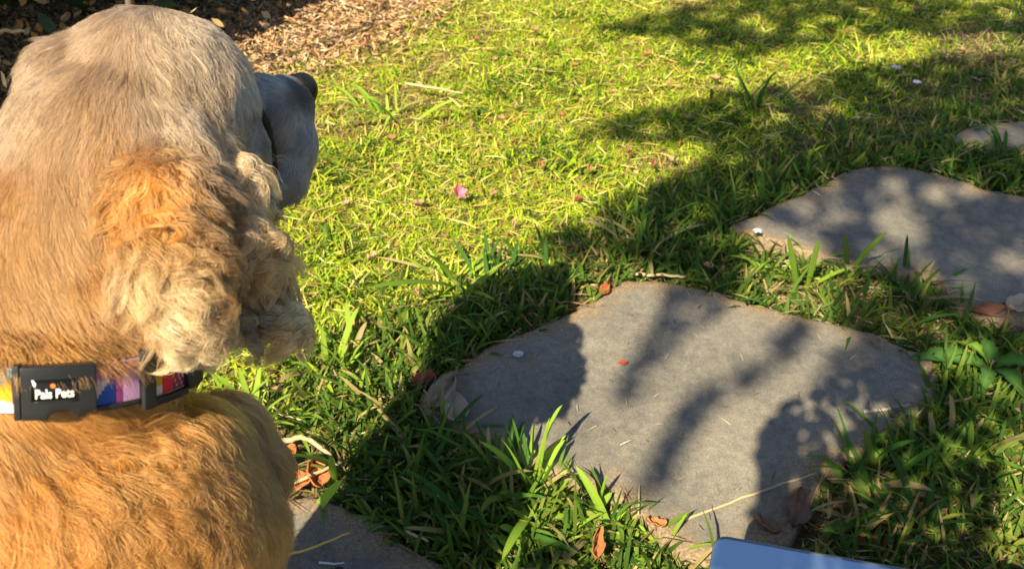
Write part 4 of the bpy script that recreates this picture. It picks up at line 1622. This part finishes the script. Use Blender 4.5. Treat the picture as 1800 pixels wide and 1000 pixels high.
tuft((790, 500), 'broad bladed tuft half in sun on the lawn left of the stones',
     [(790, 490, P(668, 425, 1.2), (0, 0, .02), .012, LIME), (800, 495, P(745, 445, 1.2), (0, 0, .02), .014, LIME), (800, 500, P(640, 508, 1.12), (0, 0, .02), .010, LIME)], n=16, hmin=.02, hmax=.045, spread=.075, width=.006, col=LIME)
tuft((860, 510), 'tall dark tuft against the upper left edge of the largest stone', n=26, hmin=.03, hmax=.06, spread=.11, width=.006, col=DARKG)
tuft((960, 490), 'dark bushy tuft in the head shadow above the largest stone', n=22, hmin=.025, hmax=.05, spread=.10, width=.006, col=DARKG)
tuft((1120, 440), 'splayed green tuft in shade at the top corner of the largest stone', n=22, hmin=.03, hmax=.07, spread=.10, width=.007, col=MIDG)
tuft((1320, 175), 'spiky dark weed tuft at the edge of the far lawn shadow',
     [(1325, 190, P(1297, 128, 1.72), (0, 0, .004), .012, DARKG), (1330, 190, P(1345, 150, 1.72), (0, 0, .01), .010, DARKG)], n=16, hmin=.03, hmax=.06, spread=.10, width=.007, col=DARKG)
tuft((680, 205), 'bright yellow green tuft in full sun beyond the nose of the dog',
     [(700, 218, P(640, 172, 1.62), (0, 0, .02), .010, LIME)], n=20, hmin=.03, hmax=.07, spread=.10, width=.008, col=LIME)
tuft((440, 740), 'bright sunlit tuft growing right beside the shoulder of the dog', [(430, 760, P(360, 640, 1.0), (0, 0, .02), .009, LIME), (450, 765, P(545, 700, .97), (0, 0, .03), .008, LIME), (450, 772, P(560, 735, .95), (0, 0, .03), .008, LIME)], n=22, hmin=.04, hmax=.08, spread=.08, width=.0075, col=LIME)
tuft((600, 650), 'sunlit tuft with two long broad blades under the ear of the dog', [(615, 655, P(520, 570, 1.02), (0, 0, .015), .014, LIME), (640, 700, P(535, 655, .99), (0, 0, .015), .011, LIME)], n=18, hmin=.02, hmax=.05, spread=.07, width=.008, col=LIME)
tuft((575, 860), 'single broad sunlit blade with short grass by the near flagstone', [(545, 905, P(603, 842, .96), (0, 0, .004), .014, LIME), (590, 850, P(580, 800, .97), (0, 0, .01), .009, LIME)], n=8, hmin=.015, hmax=.04, spread=.04, width=.007, col=LIME)
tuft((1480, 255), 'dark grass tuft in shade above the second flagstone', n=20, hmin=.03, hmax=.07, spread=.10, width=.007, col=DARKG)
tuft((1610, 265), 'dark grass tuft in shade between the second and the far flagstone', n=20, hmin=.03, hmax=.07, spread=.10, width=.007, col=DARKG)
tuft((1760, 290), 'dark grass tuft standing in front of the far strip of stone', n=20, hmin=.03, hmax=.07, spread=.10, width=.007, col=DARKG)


# ------------------------------------------------------------------ broad leaved weed
def flat_leaf(base, tip, width, col, sag=.0, notch=0, rise=.01, n=14, thick=True):
    """broad leaf with midrib; optional toothed margin"""
    base = np.array(base, float); tip = np.array(tip, float)
    d = tip - base; L = np.linalg.norm(d); d /= L
    side = np.cross(d, [0, 0, 1.0]); side /= np.linalg.norm(side)
    up = np.cross(side, d)
    V = []; CC = []
    for i in range(n):
        s = i / (n - 1)
        w = width * .5 * (math.sin(math.pi * min(1, s ** .75)) ** .75 if 0 < s < 1 else 0)
        if notch and i % 3 == 1: w *= 1 - notch
        p = base + d * L * s + up * (rise * math.sin(math.pi * s) - sag * s * s)
        V += [p - side * w + up * w * .25, p, p + side * w + up * w * .25]
        c = np.array(col)
        CC += [c, c * 1.9, c]
    V = np.array(V)
    k = np.arange(n - 1) * 3
    Q = np.concatenate([np.stack([k, k + 1, k + 4, k + 3], 1), np.stack([k + 1, k + 2, k + 5, k + 4], 1)])
    return V, Q, np.array(CC)


def build_weed():
    c = G(1735, 655); c[2] = 0
    root = empty('broadleaf_weed', c)
    tag(root, 'flat rosette weed with broad pale ribbed leaves at the right corner of the largest stone', 'weed')
    for (u, v, h), w, cl in [((1592, 632, .014), .034, (.07, .17, .04)), ((1680, 600, .03), .022, (.15, .26, .03)), ((1830, 650, .03), .03, (.09, .2, .03)),
                             ((1800, 700, .02), .026, (.06, .15, .03)), ((1720, 700, .02), .02, (.08, .18, .04)), ((1720, 590, .03), .022, (.06, .15, .03))]:
        V, Q, CC = flat_leaf(c + np.array([0, 0, .01]), G(u, v, h), w, cl, notch=.25, rise=.012)
        me = mesh_np('leaf', V - c, [Q], True, CC)
        link('leaf', me, M_grass, root)


build_weed()


# ------------------------------------------------------------------ fallen leaves, petals, twigs
def dead_leaf(u, v, z, length, width, ang, col, label, curl=.006, tilt=0.1, name='fallen_leaf', cat='fallen leaf', group=None, crumple=.45):
    c = G(u, v, z)
    n, mm = 15, 9
    seed_ = rng.uniform(0, 6)
    V = []; CC = []
    for i in range(n):
        s = i / (n - 1)
        w = width * .5 * (math.sin(math.pi * s ** .85) ** .7 if 0 < s < 1 else .0)
        for j in range(mm):
            q = (j / (mm - 1)) * 2 - 1
            x = (s - .5) * length
            y = q * w
            zz = curl * (q * q * .8 + (s - .5) ** 2 * 1.6) + .0006 * math.sin(s * 31 + abs(q) * 5) + crumple * curl * math.sin(s * 9 + seed_ + q * 3.1) * math.cos(q * 4 + s * 5 + seed_)
            V.append((x, y, zz))
            k = 1.0 - (.25 if abs(q) < .1 else 0) + rng.normal(0, .05)
            CC.append(np.array(col) * k)
    i, j = np.meshgrid(np.arange(n - 1), np.arange(mm - 1), indexing='ij')
    a = (i * mm + j).ravel()
    Q = np.stack([a, a + mm, a + mm + 1, a + 1], 1)
    me = mesh_np(name, np.array(V), [Q], True, np.clip(np.array(CC), 0, 1))
    o = link(name, me, M_litter)
    o.location = c; o.rotation_euler = (tilt, -tilt * .5, math.radians(ang))
    so = o.modifiers.new('thickness', 'SOLIDIFY'); so.thickness = .0006
    tag(o, label, cat, group)
    return o


dead_leaf(799, 716, .022, .050, .037, 98, (.42, .33, .24), 'pale round dry leaf lying flat on the left corner of the largest stone', .004, .12)
dead_leaf(776, 695, .022, .055, .03, 60, (.32, .25, .19), 'folded tan dry leaf tucked behind the pale round leaf', .012, .3)
dead_leaf(745, 668, .02, .03, .016, 20, (.38, .10, .08), 'dull red curled leaf by the left corner of the largest stone', .008, .2)
dead_leaf(1786, 540, .022, .038, .028, 20, (.45, .38, .30), 'pale crumpled leaf at the right border on the second stone', .012, .25)
dead_leaf(1735, 548, .02, .045, .02, 0, (.25, .11, .07), 'reddish brown leaf at the lower edge of the second flagstone', .008, .2)
dead_leaf(1398, 895, .016, .050, .030, 70, (.20, .13, .10), 'dark brown crumpled leaf in shade right of the shadow edge', .010, .25)
dead_leaf(1345, 925, .016, .03, .02, 140, (.26, .16, .11), 'small brown leaf scrap in shade above the laptop corner', .008, .3)
dead_leaf(1048, 958, .026, .036, .013, 80, (.42, .17, .07), 'orange brown rolled leaf in the grass at the bottom', .010, .3)
dead_leaf(1152, 920, .02, .022, .012, 160, (.48, .20, .08), 'small orange leaf scrap at the lower tip of the largest stone', .005, .2)
dead_leaf(1062, 511, .022, .024, .013, 60, (.48, .13, .06), 'rust red leaf at the top left corner of the largest stone', .006, .3)
dead_leaf(1095, 637, .0185, .012, .010, 10, (.45, .12, .07), 'tiny orange red petal alone on the sunlit middle of the stone', .001, .02, 'fallen_petal', 'petal')
dead_leaf(911, 623, .0190, .014, .011, 5, (.66, .66, .66), 'tiny white petal on the shaded part of the largest stone', .002, .05, 'fallen_petal', 'petal')
dead_leaf(500, 806, .012, .034, .022, 40, (.48, .18, .07), 'rust brown crumpled leaf left of the pair by the chest of the dog', .012, .3)
dead_leaf(556, 838, .012, .042, .026, 110, (.52, .20, .08), 'rust brown crumpled leaf nearest to the near flagstone', .012, .3)
dead_leaf(525, 850, .012, .036, .022, 10, (.45, .17, .07), 'rust brown crumpled leaf touching the top of the near flagstone', .012, .3)
dead_leaf(115, 32, .10, .03, .013, 60, (.55, .36, .18), 'single tan leaf hanging before the dark shrub', .006, .8)

# small red-brown scraps all over the lawn
red_px = [(882, 212), (870, 108), (915, 100), (1138, 98), (1183, 284), (1105, 268), (1017, 354), (952, 294), (866, 343), (1148, 292), (905, 188), (830, 222), (608, 362), (735, 360), (690, 245),
          (1207, 210), (1035, 300), (770, 38), (835, 70), (940, 55), (1010, 118), (700, 300), (655, 455), (640, 80), (1175, 150), (990, 205), (1075, 165), (905, 400), (620, 575), (735, 520), (1560, 40), (1610, 20),
          (1690, 90), (1612, 120), (1755, 100), (1420, 175), (1490, 60), (1255, 140), (1700, 625), (1745, 640), (1770, 545), (1120, 480), (1245, 470)]
LANDMARKS = [(803, 342, 'the pink blossom'), (760, 156, 'the tan stick on the lawn'), (690, 200, 'the bright tuft beyond the nose'), (1320, 150, 'the spiky dark weed tuft'),
             (1592, 134, 'the two white flowers'), (1290, 395, 'the left tip of the second flagstone'), (1740, 240, 'the far strip of stone'), (640, 40, 'the litter of the shrub bed'),
             (1080, 490, 'the upper corner of the largest stone'), (545, 280, 'the muzzle of the dog'), (740, 690, 'the pale round leaf'), (1735, 655, 'the broad leaved weed'), (1040, 240, 'the tip of the long lawn shadow'), (1000, 50, 'the sunny top of the lawn')]
seen_labels = {}
for i, (u, v) in enumerate(red_px):
    k = int(random.random() * 4)
    cl = [(.40, .18, .10), (.46, .29, .15), (.30, .13, .08), (.50, .35, .20)][k]
    word = ['rust red', 'pale orange', 'dark red', 'tan'][k]
    lu, lv, nm = min(LANDMARKS, key=lambda q: math.hypot(q[0] - u, (q[1] - v) * 1.6))
    du_, dv_ = u - lu, (v - lv) * 1.6
    far = math.hypot(du_, dv_)
    if abs(du_) > 2.2 * abs(dv_): way = 'to the right of' if du_ > 0 else 'to the left of'
    elif abs(dv_) > 2.2 * abs(du_): way = 'in front of' if dv_ > 0 else 'behind'
    else: way = ('in front and ' if dv_ > 0 else 'behind and ') + ('to the right of' if du_ > 0 else 'to the left of')
    lab = f"{word} leaf scrap {'close ' if far < 75 else ''}{way} {nm}".replace('in front and to the', 'in front and').replace('behind and to the', 'behind and')
    if lab in seen_labels: lab = lab.replace('leaf scrap', 'farther leaf scrap' if far > seen_labels[lab] else 'nearer leaf scrap')
    seen_labels[lab] = far
    dead_leaf(u, v, .014, random.uniform(.011, .021), random.uniform(.006, .011), random.uniform(0, 360), cl, lab, .008, random.uniform(-.4, .4), 'leaf_scrap', 'leaf scrap', 'small rust coloured leaf scraps on the lawn')


def blossom(u, v, z, size, col, label, name, n=5, cup=.6, centre=None):
    c = G(u, v, z)
    root = empty(name, c)
    tag(root, label, 'flower')
    for i in range(n):
        a = 2 * math.pi * i / n + .3
        V, Q, CC = flat_leaf((0, 0, 0), (math.cos(a) * size, math.sin(a) * size, size * cup), size * .85, col, rise=size * .15, n=7)
        CC = np.repeat(np.array(col)[None], len(V), 0) * rng.uniform(.8, 1.15)
        link('petal', mesh_np('petal', V, [Q], True, CC), M_litter, root)
    if centre:
        bm = bmesh.new(); bmesh.ops.create_icosphere(bm, subdivisions=2, radius=size * .25, matrix=Matrix.Translation((0, 0, size * .12)))
        me = bpy.data.meshes.new('centre'); bm.to_mesh(me); bm.free()
        link('centre', me, mat('flower centre', centre, .7), root)
    return root


f1 = blossom(803, 342, .024, .014, (.72, .20, .30), 'pink fallen blossom alone on the sunny lawn', 'pink_blossom', 5, 1.1)
f1.rotation_euler = (.7, .3, .4)
blossom(1574, 121, .035, .011, (.75, .75, .85), 'white clover like flower in far shade, upper of the two', 'white_flower', 6, .3, (.6, .5, .2))
blossom(1611, 147, .035, .010, (.72, .72, .85), 'white flower in far shade, lower of the two', 'white_flower', 6, .3, (.6, .5, .2))
blossom(1331, 408, .030, .008, (.66, .66, .85), 'tiny pale violet flower at the left tip of the second flagstone', 'violet_flower', 5, .3, (.5, .4, .2))


def stick(pts, r, m, label, name='twig', cat='twig'):
    path = smooth_path([G(u, v, z) for u, v, z in pts], 14)
    path[1:-1] += rng.normal(0, r * .25, (12, 3))
    c = path[0].copy()
    me = tube_mesh(name, path - c, np.linspace(r, r * .6, 14), 7)
    o = link(name, me, m)
    o.location = c
    tag(o, label, cat)


M_pale = noise_mat('pale dry stalk', [(.42, .31, .17), (.58, .46, .28)], 50, .8, .3, 200)
M_greyst = noise_mat('grey stick', [(.22, .20, .17), (.42, .39, .34)], 60, .85, .4, 200)
stick([(712, 148, .026), (750, 152, .03), (790, 160, .03), (815, 165, .024)], .0028, M_pale, 'thin tan stick lying on the sunlit lawn beyond the nose')
stick([(1518, 724, .021), (1560, 718, .021), (1600, 711, .021)], .0028, M_greyst, 'short straight grey stick on the shaded right end of the largest stone')
stick([(1205, 912, .019), (1290, 880, .019), (1370, 852, .021), (1435, 832, .024)], .0017, M_pale, 'long thin dry grass stalk across the lower end of the largest stone', 'dry_stalk', 'stalk')
stick([(440, 790, .018), (500, 775, .022), (535, 768, .022), (560, 782, .018), (582, 802, .01)], .0042, M_pale, 'thick bent straw stalk on dry ground beside the shoulder of the dog', 'dry_stalk', 'stalk')
stick([(470, 862, .02), (540, 838, .022), (600, 812, .02)], .0028, M_pale, 'straight straw stalk crossing the rust brown leaves by the chest', 'dry_stalk', 'stalk')
stick([(505, 975, .022), (560, 958, .03), (615, 935, .045)], .0016, mat('yellow needle', (.62, .45, .10), .6), 'yellow grass stem sticking out over the near flagstone', 'dry_stalk', 'stalk')
stick([(560, 988, .0195), (590, 990, .0195), (604, 988, .0195)], .0014, mat('white bit', (.6, .6, .6), .7), 'short white straw on the shaded part of the near flagstone', 'dry_stalk', 'stalk')
stick([(712, 932, .02), (735, 943, .02), (752, 950, .019)], .0020, M_pale, 'short pale straw on the right rim of the near flagstone', 'dry_stalk', 'stalk')
stick([(1660, 710, .018), (1720, 695, .02), (1765, 688, .02)], .0020, M_twig, 'brown twig on the soil right of the largest stone')
stick([(1110, 480, .02), (1150, 483, .022), (1205, 486, .022)], .0028, M_pale, 'pale straw stalk along the upper edge of the largest stone', 'dry_stalk', 'stalk')
stick([(-20, 56, .2), (20, 54, .22), (42, 55, .22)], .004, M_pale, 'pale bare twig in front of the dark shrub, upper left corner')


# grass clippings strewn on the stones
def clippings():
    pts = []
    for key, cnt in (('mid', 95), ('right', 30), ('near', 20)):
        r = STONES[key]
        lo, hi = r.min(0), r.max(0)
        q = np.column_stack([rng.uniform(lo[0], hi[0], cnt * 2), rng.uniform(lo[1], hi[1], cnt * 2)])
        if key == 'mid':
            q = np.concatenate([q, np.array([G(*x)[:2] for x in np.column_stack([rng.normal(1400, 110, 160), rng.normal(760, 80, 160)])])])
        d = edge_dist(r[::2], q)
        pts.append(q[d < -.02][:cnt])
    pts = np.concatenate(pts)
    n = len(pts)
    pal = np.array([[.42, .36, .26], [.36, .27, .17], [.50, .45, .36], [.16, .11, .07]])
    cols = pal[rng.integers(0, 4, n)] * rng.uniform(.7, 1.1, n)[:, None]
    root = np.column_stack([pts, np.full(n, STONE_Z + .002)])
    V, Q, T, CC = make_blades(root, rng.uniform(0, 6.283, n), rng.uniform(.005, .017, n), rng.uniform(.0007, .0016, n), rng.uniform(1.2, 1.5, n), rng.uniform(1.5, 1.75, n), cols, rng.normal(0, .4, n), None)
    o = link('grass_clippings', mesh_np('grass_clippings', V, [Q, T], False, CC), M_straw)
    tag(o, 'dry grass clippings strewn over the flagstones', 'clippings', kind='stuff')


clippings()
